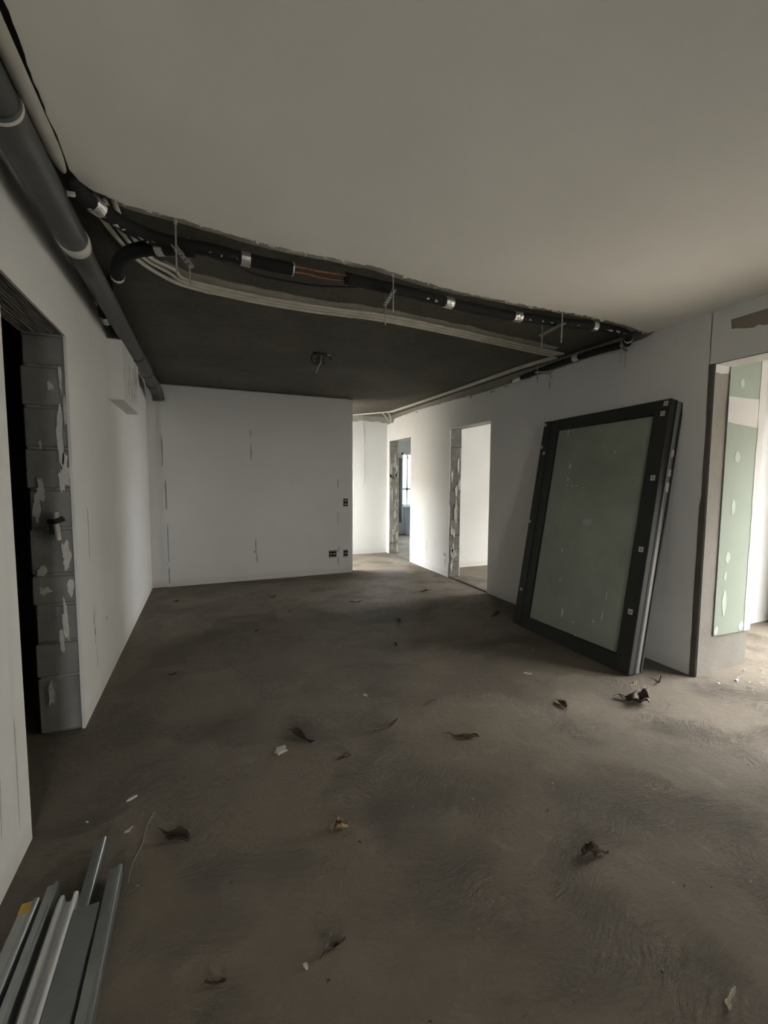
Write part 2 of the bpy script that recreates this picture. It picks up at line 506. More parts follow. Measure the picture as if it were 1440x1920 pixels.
# crumbling plaster lumps along the cut, joined
mb = MB()
for i in range(260):
    x = random.uniform(-.3, 3.15)
    y = lerp_table(edge_tab, x) + random.uniform(-.006, .012)
    s = random.uniform(.004, .016)
    c = Vector((x, y, ZC + random.uniform(-.004, .016)))
    mb.add([c + Vector((random.uniform(-s, s) * 1.8, random.uniform(-s, s), random.uniform(-s, s))) for _ in range(4)], [(0, 1, 2), (0, 2, 3), (0, 3, 1), (1, 3, 2)])
tag(mb.build('plaster_crumbs', 'splat', ceiling), kind='stuff')
# smooth mortar band on the slab right behind the cut edge
xs = frange(-.40, 3.15, .03)
pb = [(x, lerp_table(edge_tab, x) - .03) for x in xs] + [(x, lerp_table(edge_tab, x) + .105 + nz(x, 9., .012, 7)) for x in reversed(xs)]
MB().prism(pb, lambda a, b, t: (a, b, ZS - .010 + t), .012).build('mortar_band', 'mortar', slab)

# ---- left wall with a doorway
DL0, DL1, DLZ = 1.966, 2.765, 2.14
THL = 0.20
mb = MB().box((XL - THL, Y_REAR, 0), (XL, DL0, ZS)).box((XL - THL, DL0, DLZ + .06), (XL, DL1, ZS))
mb.box((XL - THL, DL1 + .03, 0), (XL, YBK + .1, ZS)).box((XL - .014, DL1, 0), (XL, DL1 + .03, ZS)).box((XL - .012, DL0, DLZ), (XL, DL1, DLZ + .06))
wall_left = struct(mb.build('wall_left', 'white'), 'white plastered left wall with an unfinished doorway')
# jamb of grey concrete blocks
zj = [0, .317, .51, .717, .88, 1.13, 1.34, 1.556, 1.77, 1.98, DLZ]
for i in range(len(zj) - 1):
    dx = random.uniform(-.008, .008)
    dy = random.uniform(0, .006)
    MB().box((XL - THL + dx, DL1 + dy, zj[i] + .006), (XL - .013, DL1 + .06, zj[i + 1] - .006)).build('block', 'block', wall_left, bevel=.007)
MB().box((XL - THL + .012, DL1 + .016, 0), (XL - .014, DL1 + .05, DLZ)).build('mortar_joint', 'mortar', wall_left)
# ribbed lintel soffit
MB().box((XL - THL, DL0 - .05, DLZ + .012), (XL - .012, DL1 + .05, DLZ + .06)).build('lintel', 'lintel', wall_left)
for i in range(12):
    x0 = XL - THL + .004 + i * .0152
    pts = [(x0 + random.uniform(-.002, .002), y, DLZ + .010 + random.uniform(-.003, .003)) for y in frange(DL0, DL1, .1)]
    MB().tube(pts, .0062, 6).build('lintel_rib', 'lintel', wall_left)
# plaster smears and a broken conduit on the jamb
def smear(name, matname, parent, lift, cx, cz, w, h, seed, t=.003, n=24, rough=1.0):
    poly = []
    for k in range(n):
        a = 2 * math.pi * k / n
        rr = 1 + rough * (.7 * noise.noise(Vector((math.cos(a) * 1.3, math.sin(a) * 1.3, seed))) + .5 * noise.noise(Vector((math.cos(a) * 4, math.sin(a) * 4, seed + 3))) + random.uniform(-.12, .12))
        poly.append((cx + math.cos(a) * w / 2 * rr, cz + math.sin(a) * h / 2 * rr))
    return MB().prism(poly, lift, t).build(name, matname, parent)
ljl = lambda a, b, t: (a, DL1 + .001 - t, b)
for k, (x, z, w, h) in enumerate([(-.70, 1.60, .030, .30), (-.695, 1.42, .045, .20), (-.735, 1.88, .022, .05), (-.69, 1.93, .012, .16), (-.82, 1.24, .03, .12), (-.80, 1.33, .035, .10), (-.705, .98, .045, .14), (-.72, .62, .022, .24), (-.74, .52, .02, .16), (-.81, .90, .04, .05), (-.80, .80, .05, .04), (-.69, .80, .03, .08), (-.79, 1.58, .012, .05), (-.80, .22, .025, .14), (-.675, 1.75, .012, .12)]):
    smear('plaster_smear', 'splat', wall_left, ljl, x, z, w, h, k * 3.7)
stub = tag(MB().tube([(-.735, DL1 - .012, 1.22), (-.733, DL1 - .018, 1.14), (-.728, DL1 - .014, 1.07)], .014, 8).build('pipe_stub', 'greyconduit', origin=(-.73, DL1, 1.07)), 'pale broken conduit stub sticking out of the block door jamb', 'conduit')
MB().tube([(-.765, DL1 - .02, 1.172), (-.735, DL1 - .034, 1.17), (-.70, DL1 - .022, 1.185)], .014, 8).build('clamp', 'cable', stub)
MB().tube([(-.757, DL1 - .01, 1.16), (-.756, DL1 - .015, 1.10)], .010, 8).build('clamp', 'cable', stub)
# cracks and scuffs on the left wall
lwl = lambda a, b, t: (XL + t, a, b)
for (y, z0, z1, w) in [(3.03, .90, 1.22, .004), (3.08, .36, .62, .005), (3.10, .20, .34, .004), (3.05, .50, .58, .008)]:
    MB().prism([(y, z0), (y + w, z0 + .03), (y + w + .004, z1 - .05), (y + .006, z1), (y + .001, z1 - .07)], lwl, .001).build('crack', 'crack', wall_left)
smear('chip', 'crack', wall_left, lwl, 3.08, .45, .022, .055, 4.2, .0015)
smear('chip', 'crack', wall_left, lwl, 3.42, .43, .014, .025, 8.2, .0015)
for (y, z0, z1, w) in [(1.86, .12, .55, .006), (1.72, .2, .5, .01)]:
    MB().prism([(y, z0), (y + w, z0 + .05), (y + w + .01, z1 - .05), (y + .006, z1), (y + .001, z1 - .1)], lwl, .0006).build('crack', 'scuff', wall_left)

# boxed-in chase high on the left wall
mb = MB().box((XL - .01, 3.80, 1.993), (-.552, 4.63, 2.44))
struct(mb.build('wall_bulkhead', 'drywall', bevel=.004), 'white boxed chase high on the left wall under the grey pipe')

bkh = bpy.data.objects['wall_bulkhead']
for k in range(9):
    smear('plaster_streak', 'scuff', bkh, lambda a, b, t: (-.552 + t, a, b), random.uniform(3.88, 4.55), random.uniform(2.08, 2.36), random.uniform(.03, .07), random.uniform(.10, .22), k * 1.7, .001, 20)

# dark room behind the left doorway
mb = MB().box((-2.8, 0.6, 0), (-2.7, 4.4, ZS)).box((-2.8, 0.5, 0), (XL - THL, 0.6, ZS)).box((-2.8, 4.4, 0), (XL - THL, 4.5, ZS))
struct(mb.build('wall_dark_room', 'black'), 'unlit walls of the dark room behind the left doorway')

# ---- back wall
def ragged_top(us, ztop, seed, amp=.006, freq=9):
    return [(u, ztop + nz(u, seed, amp, freq)) for u in us]
us = frange(XL, 2.03, .04)
poly = [(us[0], 0), (us[-1], 0)] + list(reversed(ragged_top(us, ZS - .014, 21., .005)))
wall_back = struct(MB().prism(poly, lambda a, b, t: (a, YBK + t, b), .13).build('wall_back', 'drywall'), 'white back wall with wall boxes and hairline cracks')
MB().box((XL, YBK + .01, ZS - .05), (2.02, YBK + .12, ZS)).build('bare_strip', 'bare', wall_back)
us = frange(-.49, 2.03, .04)
poly = [(us[0], 0), (us[-1], 0)] + list(reversed(ragged_top(us, ZS - .02, 23., .006)))
YF = YBK - .022
MB().prism(poly, lambda a, b, t: (a, YF + t, b), .03).build('drywall_sheet', 'drywall', wall_back)
bwl = lambda a, b, t: (a, YF - t, b)
for (x, z0, z1, w) in [(-.497, 1.55, 1.95, .010), (-.472, 1.0, 1.40, .014), (-.462, .32, .85, .008), (-.463, .04, .28, .012), (.62, .36, .60, .010), (1.80, 1.27, 1.43, .010), (1.81, .36, .42, .014), (1.80, .70, .95, .006)]:
    MB().prism([(x, z0), (x + w, z0 + .02), (x + w, z1 - .06), (x + w * .4, z1), (x - w * .3, z1 - .08)], bwl, .0012).build('crack', 'crack', wall_back)
for (x, z, w, h, s) in [(.61, .40, .05, .03, 1.), (.635, .30, .03, .12, 2.), (1.805, .20, .035, .12, 3.), (.58, 1.75, .025, .25, 4.), (1.80, .34, .03, .05, 5.), (-.48, .31, .03, .014, 6.), (.58, 2.02, .02, .12, 7.)]:
    smear('scuff', 'scuff', wall_back, bwl, x, z, w, h, s, .0008)

# ---- right wall: core, plaster skin, two doorways and a wide opening
D2a, D2b, D1a, D1b, DZ = 4.32, 5.25, 6.50, 7.40, 2.12
LZ = 2.195
OPN = 0.8
mb = MB()
XC = XR + .014
mb.box((XC, COL_Y + .012, 0), (XR2, D2a, ZS)).box((XC, D2a, DZ), (XR2, D2b, ZS)).box((XC, D2b + .03, 0), (XR2, D1a, ZS)).box((XC, D1a, DZ), (XR2, D1b, ZS)).box((XC, D1b + .03, 0), (XR2, YEND + .1, ZS))
mb.box((XC, D2b, DZ), (XR2, D2b + .03, ZS)).box((XC, D1b, DZ), (XR2, D1b + .03, ZS))
mb.box((XC, Y_REAR, LZ), (XR2, COL_Y + .012, ZS)).box((XC, Y_REAR, 0), (XR2, OPN, LZ))
wall_right = struct(mb.build('wall_right', 'bare'), 'right wall with two doorways and a wide opening')
topz = [(-3, ZC + .01), (2.28, ZC + .01), (2.36, 2.52), (2.66, 2.505), (3.247, 2.489), (3.95, 2.489), (4.556, 2.483), (5.181, 2.506), (6.32, 2.525), (7.20, 2.505), (7.22, 2.44), (7.6, 2.44)]
def skin(y0, y1, z0, name='plaster_skin', jag0=0., jag1=0.):
    ys = frange(y0, y1, .03)
    poly = []
    if z0 > 0:
        poly += [(y, z0 + nz(y, 31., .004, 12)) for y in ys]
    else:
        poly += [(ys[0], 0), (ys[-1], 0)]
    if jag1:
        poly += [(y1 + nz(z, 41. + y1, jag1, 6), z) for z in frange(.1, 2.05, .06)]
    for y in reversed(ys):
        z = lerp_table(topz, y)
        if y > 2.3: z += nz(y, 33., .008, 14)
        poly.append((y, z))
    if jag0:
        poly += [(y0 + nz(z, 43. + y0, jag0, 6), z) for z in reversed(frange(.1, 2.05, .06))]
    return MB().prism(poly, lambda a, b, t: (XR + t, a, b), .015).build(name, 'white', wall_right)
skin(COL_Y + .03, D2a, 0, jag0=.004)
skin(D2a, D2b, DZ - .003)
skin(D2b, D1a, 0, jag0=.004)
skin(D1a, D1b, DZ - .003)
skin(D1b, YEND, 0, jag0=.006)
skin(OPN, COL_Y + .035, LZ + .004)
skin(Y_REAR, OPN, 0)
MB().box((XR2, D2a, 0), (XR2 + .012, COL_Y + .5, ZS)).box((XR2, D2b, 0), (XR2 + .012, D1a, ZS)).box((XR2, D1b, 0), (XR2 + .012, 10, ZS)).box((XR2, D2a, DZ), (XR2 + .012, D2b, ZS)).box((XR2, D1a, DZ), (XR2 + .012, D1b, ZS)).build('plaster_back_skin', 'white', wall_right)
# block jambs of the two doorways
for (yj, mname) in ((D2b, 'dark_block'), (D1b, 'rough_block')):
    z = 0.
    while z < DZ - .02:
        h = min(random.uniform(.19, .22), DZ - z)
        if DZ - z - h < .08: h = DZ - z
        MB().box((XR + .012 + random.uniform(-.004, .004), yj + random.uniform(-.008, .006), z + .004), (XR2 + random.uniform(-.008, .002), yj + .06, z + h - .004)).build('block', mname, wall_right, bevel=.006)
        z += h
    MB().box((XR + .02, yj + .012, 0), (XR2 - .01, yj + .04, DZ)).build('mortar_joint', mname, wall_right)
jl = lambda yj: (lambda a, b, t: (a, yj - .002 - t, b))
for k in range(16):
    smear('plaster_smear', 'splat', wall_right, jl(D2b - .006), random.uniform(3.23, 3.36), random.uniform(.1, 2.0), random.uniform(.012, .04), random.uniform(.05, .22), k * 2.3, .003, 22)
for k in range(20):
    smear('plaster_smear', 'splat', wall_right, jl(D1b - .006), random.uniform(3.22, 3.37), random.uniform(.05, 2.05), random.uniform(.02, .07), random.uniform(.05, .24), k * 2.9, .004, 24)
# sills left by the missing thresholds
MB().box((XR + .02, D2a, 0), (XR + .06, D2b, .012)).build('threshold_lip', 'darkstrip', wall_right)
MB().box((XR + .02, D1a, 0), (XR + .06, D1b, .010)).build('threshold_lip', 'darkstrip', wall_right)
# bare brown patch above the opening, dark bare edge of the pier
rwl = lambda a, b, t: (XR - t, a, b)
MB().prism([(1.782, 2.456), (1.775, 2.395), (1.745, 2.39), (1.70, 2.375), (1.655, 2.365), (1.625, 2.376), (1.60, 2.362), (1.50, 2.355), (1.2, 2.35), (.9, 2.37), (.9, 2.455), (1.3, 2.457), (1.584, 2.457)], rwl, .0015).build('bare_patch', 'patch', wall_right)
zz = frange(.0, LZ, .08)
poly = [(COL_Y + .002, 0)] + [(COL_Y + .034 + nz(z, 51., .005, 4) + (.010 if z < 1.25 else 0), z) for z in zz] + [(COL_Y + .002, LZ)]
MB().prism(poly, rwl, .0015).build('bare_edge', 'darkstrip', wall_right)
for (y, z, w, h, s) in [(5.33, .20, .025, .14, 2.), (5.62, .45, .012, .10, 3.), (5.9, .35, .015, .2, 5.), (6.45, .2, .03, .22, 6.)]:
    smear('scuff', 'scuff', wall_right, rwl, y, z, w, h, s, .0008)
for (y, z, w) in [(4.05, 2.47, .07), (4.30, 2.46, .10), (4.75, 2.47, .08), (3.55, 2.46, .03), (3.35, 2.43, .02), (6.3, 2.50, .10)]:
    smear('chip', 'crack', wall_right, rwl, y, z, w, .018, y, .0015)

# ---- end face of the wall at the opening: pier, green moisture board, joint compound
SH_X = 3.80
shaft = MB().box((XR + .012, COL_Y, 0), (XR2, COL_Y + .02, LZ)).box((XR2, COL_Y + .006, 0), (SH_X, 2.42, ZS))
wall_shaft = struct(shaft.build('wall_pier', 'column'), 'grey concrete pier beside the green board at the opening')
pfl = lambda a, b, t: (a, COL_Y + .002 - t, b)
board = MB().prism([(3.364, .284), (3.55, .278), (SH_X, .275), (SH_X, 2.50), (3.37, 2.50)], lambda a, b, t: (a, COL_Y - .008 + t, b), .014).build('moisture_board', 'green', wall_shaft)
board['label'] = 'pale green moisture resistant board'
cfl = lambda a, b, t: (a, COL_Y - .0085 - t, b)
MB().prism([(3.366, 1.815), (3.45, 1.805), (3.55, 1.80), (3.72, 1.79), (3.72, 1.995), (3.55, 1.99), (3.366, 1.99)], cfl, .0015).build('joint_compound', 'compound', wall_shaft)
zz = frange(.275, 2.5, .09)
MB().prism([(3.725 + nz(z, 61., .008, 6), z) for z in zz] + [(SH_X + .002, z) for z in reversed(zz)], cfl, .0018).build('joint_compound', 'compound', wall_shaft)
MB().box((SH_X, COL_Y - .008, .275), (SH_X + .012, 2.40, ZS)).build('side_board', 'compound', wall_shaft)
for k, (x, z, w, h) in enumerate([(3.51, 2.09, .05, .06), (3.507, 1.575, .065, .075), (3.497, 1.215, .05, .11), (3.473, .852, .055, .08), (3.456, .716, .035, .07), (3.464, .52, .045, .20), (3.39, .32, .05, .06), (3.69, .32, .06, .07)]):
    smear('filler_dab', 'dot', wall_shaft, cfl, x, z, w, h, k * 5.1, .0012, 20, .3)
MB().prism([(3.215, LZ - .055), (3.27, LZ - .06), (3.36, LZ - .05), (3.38, LZ), (3.215, LZ)], pfl, .004).build('white_dab', 'compound', wall_shaft)
# lit underside plaster of the lintel
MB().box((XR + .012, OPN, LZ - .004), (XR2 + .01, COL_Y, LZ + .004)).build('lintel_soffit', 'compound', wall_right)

# ---- right room
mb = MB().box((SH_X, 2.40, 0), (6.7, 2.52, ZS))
struct(mb.build('wall_right_room', 'dimmed_white'), 'bright white wall of the side room beyond the green board')
def wall_x(x, th, y0, y1, win, name, label, m='white'):
    a, b, c, d = win
    mb = MB().box((x, y0, 0), (x + th, a, ZS)).box((x, b, 0), (x + th, y1, ZS)).box((x, a, d), (x + th, b, ZS))
    if c > 0: mb.box((x, a, 0), (x + th, b, c))
    return struct(mb.build(name, m), label)
def wall_y(y, th, x0, x1, win, name, label, m='white'):
    a, b, c, d = win
    mb = MB().box((x0, y, 0), (a, y + th, ZS)).box((b, y, 0), (x1, y + th, ZS)).box((a, y, d), (b, y + th, ZS))
    if c > 0: mb.box((a, y, 0), (b, y + th, c))
    return struct(mb.build(name, m), label)
wall_x(XA, .15, Y_REAR, 2.40, WIN_A, 'wall_balcony', 'white outer wall of the side room with a balcony doorway')
# ---- middle room (second doorway) and far room (first doorway)
struct(MB().box((XR2, 5.77, 0), (6.7, 5.88, ZS)).build('wall_partition', 'white'), 'white partition seen through the nearer doorway')
wall_x(XD, .15, 2.40, 5.88, WIN_D, 'wall_middle_room', 'white outer wall of the middle room')
struct(MB().box((XD, 5.88, 0), (XD + .15, 10.1, ZS)).build('wall_far_room', 'white'), 'white side wall of the far room')
wall_y(YC, .15, XR2, XD + .15, WIN_C, 'wall_far_window', 'white outer wall behind the far doorway')
# ---- corridor end and the room behind the back wall
struct(MB().box((2.28, YEND, 0), (XR, YEND + .12, ZS - .02)).build('wall_end', 'white'), 'bright white wall at the end of the corridor')
struct(MB().box((2.28, YEND + .12, 0), (2.40, 8.9, ZS)).box((XB_ - .15, 8.8, 0), (2.40, 8.92, ZS)).build('wall_side_room', 'white'), 'white walls closing the room behind the back wall')
wall_x(XB_ - .15, .15, YBK + .13, 8.8, WIN_B, 'wall_left_window', 'white window wall of the room behind the back wall')
wall_y(Y_REAR - .15, .15, XL - .2, XA + .15, WIN_FILL, 'wall_rear', 'white wall closing the room behind the viewer, with an opening added for fill light')

# unseen walls added outside two windows to block the low sky light
sky_blk = MB().box((-4.6, 5.2, -6), (-4.2, 14, 4.2)).box((11.0, -14, -6), (11.4, 3.2, 4.4))
struct(sky_blk.build('wall_sky_blocker', 'bare'), 'unseen grey walls added outside to block low sky light')

# empty aluminium frame left in the balcony doorway
w2 = empty('window_2', (XA + .08, (WIN_A[0] + WIN_A[1]) / 2, WIN_A[2]))
a, b, c, d = WIN_A
for y0, y1 in ((a, a + .05), (b - .05, b), ((a + b) / 2 - .03, (a + b) / 2 + .03)):
    MB().box((XA + .05, y0, c), (XA + .11, y1, d)).build('frame_post', 'frame', w2)
MB().box((XA + .05, a, d - .05), (XA + .11, b, d)).build('frame_head', 'frame', w2)
MB().box((XA + .05, a, c - .03), (XA + .11, b, c + .02)).build('frame_sill', 'frame', w2)
struct(w2, 'empty dark aluminium frame in the balcony doorway')

# window in the far room
w = empty('window_1', ((WIN_C[0] + WIN_C[1]) / 2, YC + .05, WIN_C[2]))
a, b, c, d = WIN_C
mb = MB().box((a, YC + .02, c), (a + .06, YC + .09, d)).box((b - .06, YC + .02, c), (b, YC + .09, d)).box((a, YC + .02, d - .06), (b, YC + .09, d)).box((a, YC + .02, c), (b, YC + .09, c + .05))
mb.build('window_frame', 'winframe', w)
for x in (a + .16, a + .40, a + .80): MB().box((x, YC + .03, c), (x + .045, YC + .08, d)).build('mullion', 'winframe', w)
MB().box((a, YC + .03, 1.13), (b, YC + .08, 1.19)).build('transom', 'winframe', w)
for i, (x0, x1) in enumerate(((a + .06, a + .16), (a + .205, a + .40), (a + .445, a + .80), (a + .845, b - .06))):
    MB().box((x0, YC + .05, c + .05), (x1, YC + .056, 1.13)).build('pane', 'pane', w)
    MB().box((x0, YC + .05, 1.19), (x1, YC + .056, d - .06)).build('pane', 'pane', w)
MB().box((a - .05, YC - .03, c - .03), (b + .05, YC + .02, c)).build('window_sill', 'winframe', w)
MB().tube([(a + .22, YC + .06, 2.0), (a + .30, YC + .06, 1.75), (a + .36, YC + .06, 2.0)], .02, 6).build('grille_bar', 'winframe', w)
struct(w, 'bright window with white bars seen through the far doorway')
lb = MB().obox((4.66, 9.72, 0), (1, 0, 0), (0, .22, .975), (0, -.975, .22), (0, 0, 0), (.9, .72, .02))
tag(lb.build('leaning_board', 'bluegrey', origin=(5.1, 9.72, 0)), 'blue grey board leaning under the far window', 'board')
tag(MB().box((4.585, 9.93, .30), (4.645, 9.985, 1.95)).build('timber_post', 'curtain', origin=(4.61, 9.96, .3)), 'dark grey upright profile standing beside the far window', 'profile')

# ------------------------------------------------------------------ grey drain pipe along the left wall
PX, PZ = -.527, 2.482
t = empty('drain_pipe', (PX, 2.4, PZ))
tag(t, 'large grey plastic drain pipe under the ceiling along the left wall', 'pipe')
def cyl_y(y0, y1, r, x=PX, z=PZ, n=28):
    return MB().tube([(x, y, z) for y in frange(y0, y1, max(.05, (y1 - y0) / 8))], r, n)
cyl_y(Y_REAR + .02, 1.66, .057).build('pipe_section', 'pvc', t, smooth=True)
cyl_y(1.63, 2.42, .061).build('pipe_section', 'pvc', t, smooth=True)
cyl_y(2.42, 5.02, .055).build('pipe_section', 'pvc', t, smooth=True)
cyl_y(1.64, 1.652, .0630).build('seal_ring', 'pvc_ring', t)
MB().tube([(PX, 2.40, PZ), (PX, 2.43, PZ), (PX, 2.475, PZ), (PX, 2.48, PZ)], [.0640, .0650, .0600, .056], 28).build('seal_ring', 'pvc_ring', t, smooth=True)
cyl_y(4.35, 5.0, .0615).build('socket_end', 'pvc', t, smooth=True)
MB().tube([(PX, 5.0, PZ), (PX, 5.012, PZ)], .063, 28).build('seal_ring', 'gasket', t)
cyl_y(5.012, 5.62, .057, z=PZ - .004).build('pipe_section', 'pvc', t, smooth=True)
MB().tube(catmull([(PX, 5.56, PZ - .004), (PX, 5.75, PZ - .008), (PX + .01, 5.90, PZ - .03), (PX + .02, 5.95, PZ - .09), (PX + .025, 5.955, PZ - .13)], 4), .066, 20).build('elbow', 'pvc', t, smooth=True)
MB().tube([(PX, 5.54, PZ - .004), (PX, 5.62, PZ - .005)], .071, 20).build('elbow_collar', 'pvc', t, smooth=True)
# dusty conduit squeezed between the drain pipe and the ceiling edge
pts = catmull([(-.450, Y_REAR + .02, 2.518), (-.450, 0, 2.518), (-.452, 1.2, 2.518), (-.452, 1.6, 2.518), (-.452, 1.85, 2.519), (-.452, 1.98, 2.521)], 6)
tag(MB().tube(pts, [.0235] * (len(pts) - 6) + [.0225, .021, .019, .0165, .0135, .009], 12).build('conduit', 'greyconduit', smooth=True, origin=(-.47, 1.2, 2.535)), 'dusty grey conduit between the drain pipe and the white ceiling edge', 'conduit')

# ------------------------------------------------------------------ black insulated pipe run
def cut(path, a, b):
    """points of a polyline between arc fractions a and b"""
    L = [0]
    for p, q in zip(path, path[1:]): L.append(L[-1] + (q - p).length)
    tot = L[-1]
    def at(s):
        for i in range(len(L) - 1):
            if s <= L[i + 1]: return path[i].lerp(path[i + 1], (s - L[i]) / max(1e-9, L[i + 1] - L[i]))
        return path[-1]
    n = max(2, int((b - a) * tot / .03))
    return [at(tot * (a + (b - a) * i / n)) for i in range(n + 1)]
def frac_x(path, x):
    L, best, bi = [0], 1e9, 0
    for p, q in zip(path, path[1:]): L.append(L[-1] + (q - p).length)
    for i, p in enumerate(path):
        if abs(p.x - x) < best: best, bi = abs(p.x - x), L[i]
    return bi / L[-1]

main = catmull([(-.445, 2.02, 2.517), (-.418, 2.075, 2.503), (-.352, 2.169, 2.5), (-.251, 2.27, 2.5), (-.12, 2.31, 2.5), (.063, 2.307, 2.5), (.213, 2.33, 2.5), (.455, 2.338, 2.5)], 8)
t = empty('insulated_pipe', (-.1, 2.31, 2.5))
tag(t, 'black foam wrapped pipe with foil bands at the left end of the slab edge', 'pipe')
MB().tube(main, [.014, .019, .023, .026, .028, .030] + [.031] * (len(main) - 6), 14, wob=.10, seed=3).build('insulation', 'foam', t, smooth=True)
def foil(path, x, w, parent, r=.0335, seed=0):
    f = frac_x(path, x)
    tot = sum((q - p).length for p, q in zip(path, path[1:]))
    h = w / tot / 2
    MB().tube(cut(path, max(0, f - h), min(1, f + h)), r, 12, wob=.05, seed=seed).build('foil_tape', 'foil', parent)
for k, (x, w_) in enumerate([(-.385, .045), (.215, .045), (.44, .014)]): foil(main, x, w_, t, seed=k)
# plaster splashes stuck on it
for (x, y, z, s) in [(-.44, 2.03, 2.475, .020), (-.40, 2.10, 2.474, .016), (-.33, 2.195, 2.470, .018), (-.30, 2.22, 2.472, .012), (-.24, 2.262, 2.468, .016), (-.215, 2.278, 2.470, .014), (-.19, 2.285, 2.474, .018), (-.36, 2.15, 2.469, .013), (.05, 2.285, 2.482, .010), (.10, 2.292, 2.478, .008), (.17, 2.305, 2.48, .012)]:
    mb = MB()
    vs = [Vector((x, y, z)) + Vector((random.uniform(-s, s), random.uniform(-s, s), random.uniform(-.006, .004))) for _ in range(6)]
    bm = bmesh.new()
    for q in vs: bm.verts.new(q)
    bmesh.ops.convex_hull(bm, input=list(bm.verts))
    bm.verts.index_update()
    mb.add([q.co for q in bm.verts], [tuple(v_.index for v_ in f.verts) for f in bm.faces])
    bm.free()
    mb.build('plaster_splash', 'splat', t)

branch = catmull([(-.02, 2.325, 2.492), (-.12, 2.34, 2.49), (-.205, 2.375, 2.49), (-.29, 2.445, 2.492), (-.355, 2.55, 2.495), (-.395, 2.68, 2.5), (-.415, 2.80, 2.505)], 7)
t = empty('insulated_pipe', (-.25, 2.42, 2.49))
tag(t, 'black bent pipe branch curling back towards the grey drain pipe', 'pipe')
MB().tube(branch, .033, 14, wob=.06, seed=9).build('insulation', 'foam', t, smooth=True)
foil(branch, -.17, .035, t, .036, 4)
MB().tube([(-.412, 2.79, 2.504), (-.419, 2.82, 2.506)], .035, 12).build('end_ring', 'pvc_ring', t)
tail = catmull([(-.425, 2.84, 2.51), (-.47, 3.0, 2.55), (-.56, 3.3, 2.555), (-.615, 3.50, 2.54), (-.615, 3.68, 2.50), (-.60, 3.76, 2.475), (-.56, 3.79, 2.465)], 6)
MB().tube(tail, .030, 12, wob=.06, seed=2).build('insulation', 'foam', t, smooth=True)
MB().tube([(-.617, 3.56, 2.528), (-.616, 3.64, 2.51)], .0335, 12).build('foil_tape', 'foil', t)

main2 = catmull([(.735, 2.324, 2.5), (.971, 2.336, 2.5), (1.184, 2.352, 2.5), (1.422, 2.38, 2.5), (1.674, 2.398, 2.5), (1.93, 2.398, 2.5), (2.264, 2.365, 2.502), (2.559, 2.325, 2.502), (2.80, 2.325, 2.503), (2.92, 2.335, 2.50), (3.02, 2.38, 2.492), (3.09, 2.47, 2.49)], 8)
t = empty('insulated_pipe', (1.8, 2.38, 2.5))
tag(t, 'long black foam wrapped pipe running across to the right wall', 'pipe')
MB().tube(main2, .030, 14, wob=.09, seed=5).build('insulation', 'foam', t, smooth=True)
for k, (x, w_) in enumerate([(1.42, .060), (1.965, .060), (2.60, .04), (3.03, .03)]): foil(main2, x, w_, t, .033, k + 10)
for (x, y, z, s) in [(1.25, 2.325, 2.477, .010), (1.31, 2.335, 2.477, .012), (2.05, 2.36, 2.477, .014), (2.15, 2.345, 2.478, .012), (2.22, 2.335, 2.478, .010), (2.42, 2.305, 2.478, .020), (2.72, 2.292, 2.482, .022), (2.80, 2.295, 2.482, .018), (2.88, 2.30, 2.482, .020)]:
    vs = [Vector((x, y, z)) + Vector((random.uniform(-s, s) * 1.6, random.uniform(-s, s) * .7, random.uniform(-.005, .006))) for _ in range(6)]
    bm = bmesh.new()
    for q in vs: bm.verts.new(q)
    bmesh.ops.convex_hull(bm, input=list(bm.verts)); bm.verts.index_update()
    MB().add([q.co for q in bm.verts], [tuple(v_.index for v_ in f.verts) for f in bm.faces]).build('plaster_splash', 'splat', t)
    bm.free()

wallp = catmull([(3.10, 2.45, 2.487), (3.14, 2.56, 2.50), (3.155, 2.75, 2.515), (3.155, 3.0, 2.52), (3.155, 3.337, 2.515), (3.155, 3.60, 2.505), (3.15, 3.88, 2.49)], 7)
t = empty('insulated_pipe', (3.15, 3.1, 2.51))
tag(t, 'black wrapped pipe tail hung along the top of the right wall', 'pipe')
MB().tube(wallp, [.030 - .008 * i / len(wallp) for i in range(len(wallp))], 12, wob=.12, seed=6).build('insulation', 'foam', t, smooth=True)
MB().tube([(3.152, 3.74, 2.497), (3.151, 3.80, 2.494), (3.149, 3.86, 2.49)], [.026, .029, .025], 10, wob=.25, seed=1).build('foil_tape', 'foil', t)
MB().tube([(3.155, 2.98, 2.52), (3.155, 3.04, 2.52)], .031, 10).build('foil_tape', 'splat', t)

# bare copper lines in the gap between the two wrapped runs
for k, (dy, dz, lab) in enumerate([(-.012, .008, 'upper bare copper line in the gap of the black insulation'), (.016, -.010, 'lower bare copper line in the gap of the black insulation')]):
    pts = catmull([(.42, 2.338 + dy, 2.5 + dz), (.52, 2.335 + dy * .6, 2.502 + dz), (.60, 2.332 + dy, 2.498 + dz), (.69, 2.328 + dy, 2.5 + dz), (.76, 2.325 + dy, 2.5 + dz)], 5)
    tag(MB().tube(pts, .008, 8).build('copper_pipe', 'copper', smooth=True, origin=(.58, 2.33, 2.5)), lab, 'pipe', 'bare copper lines')

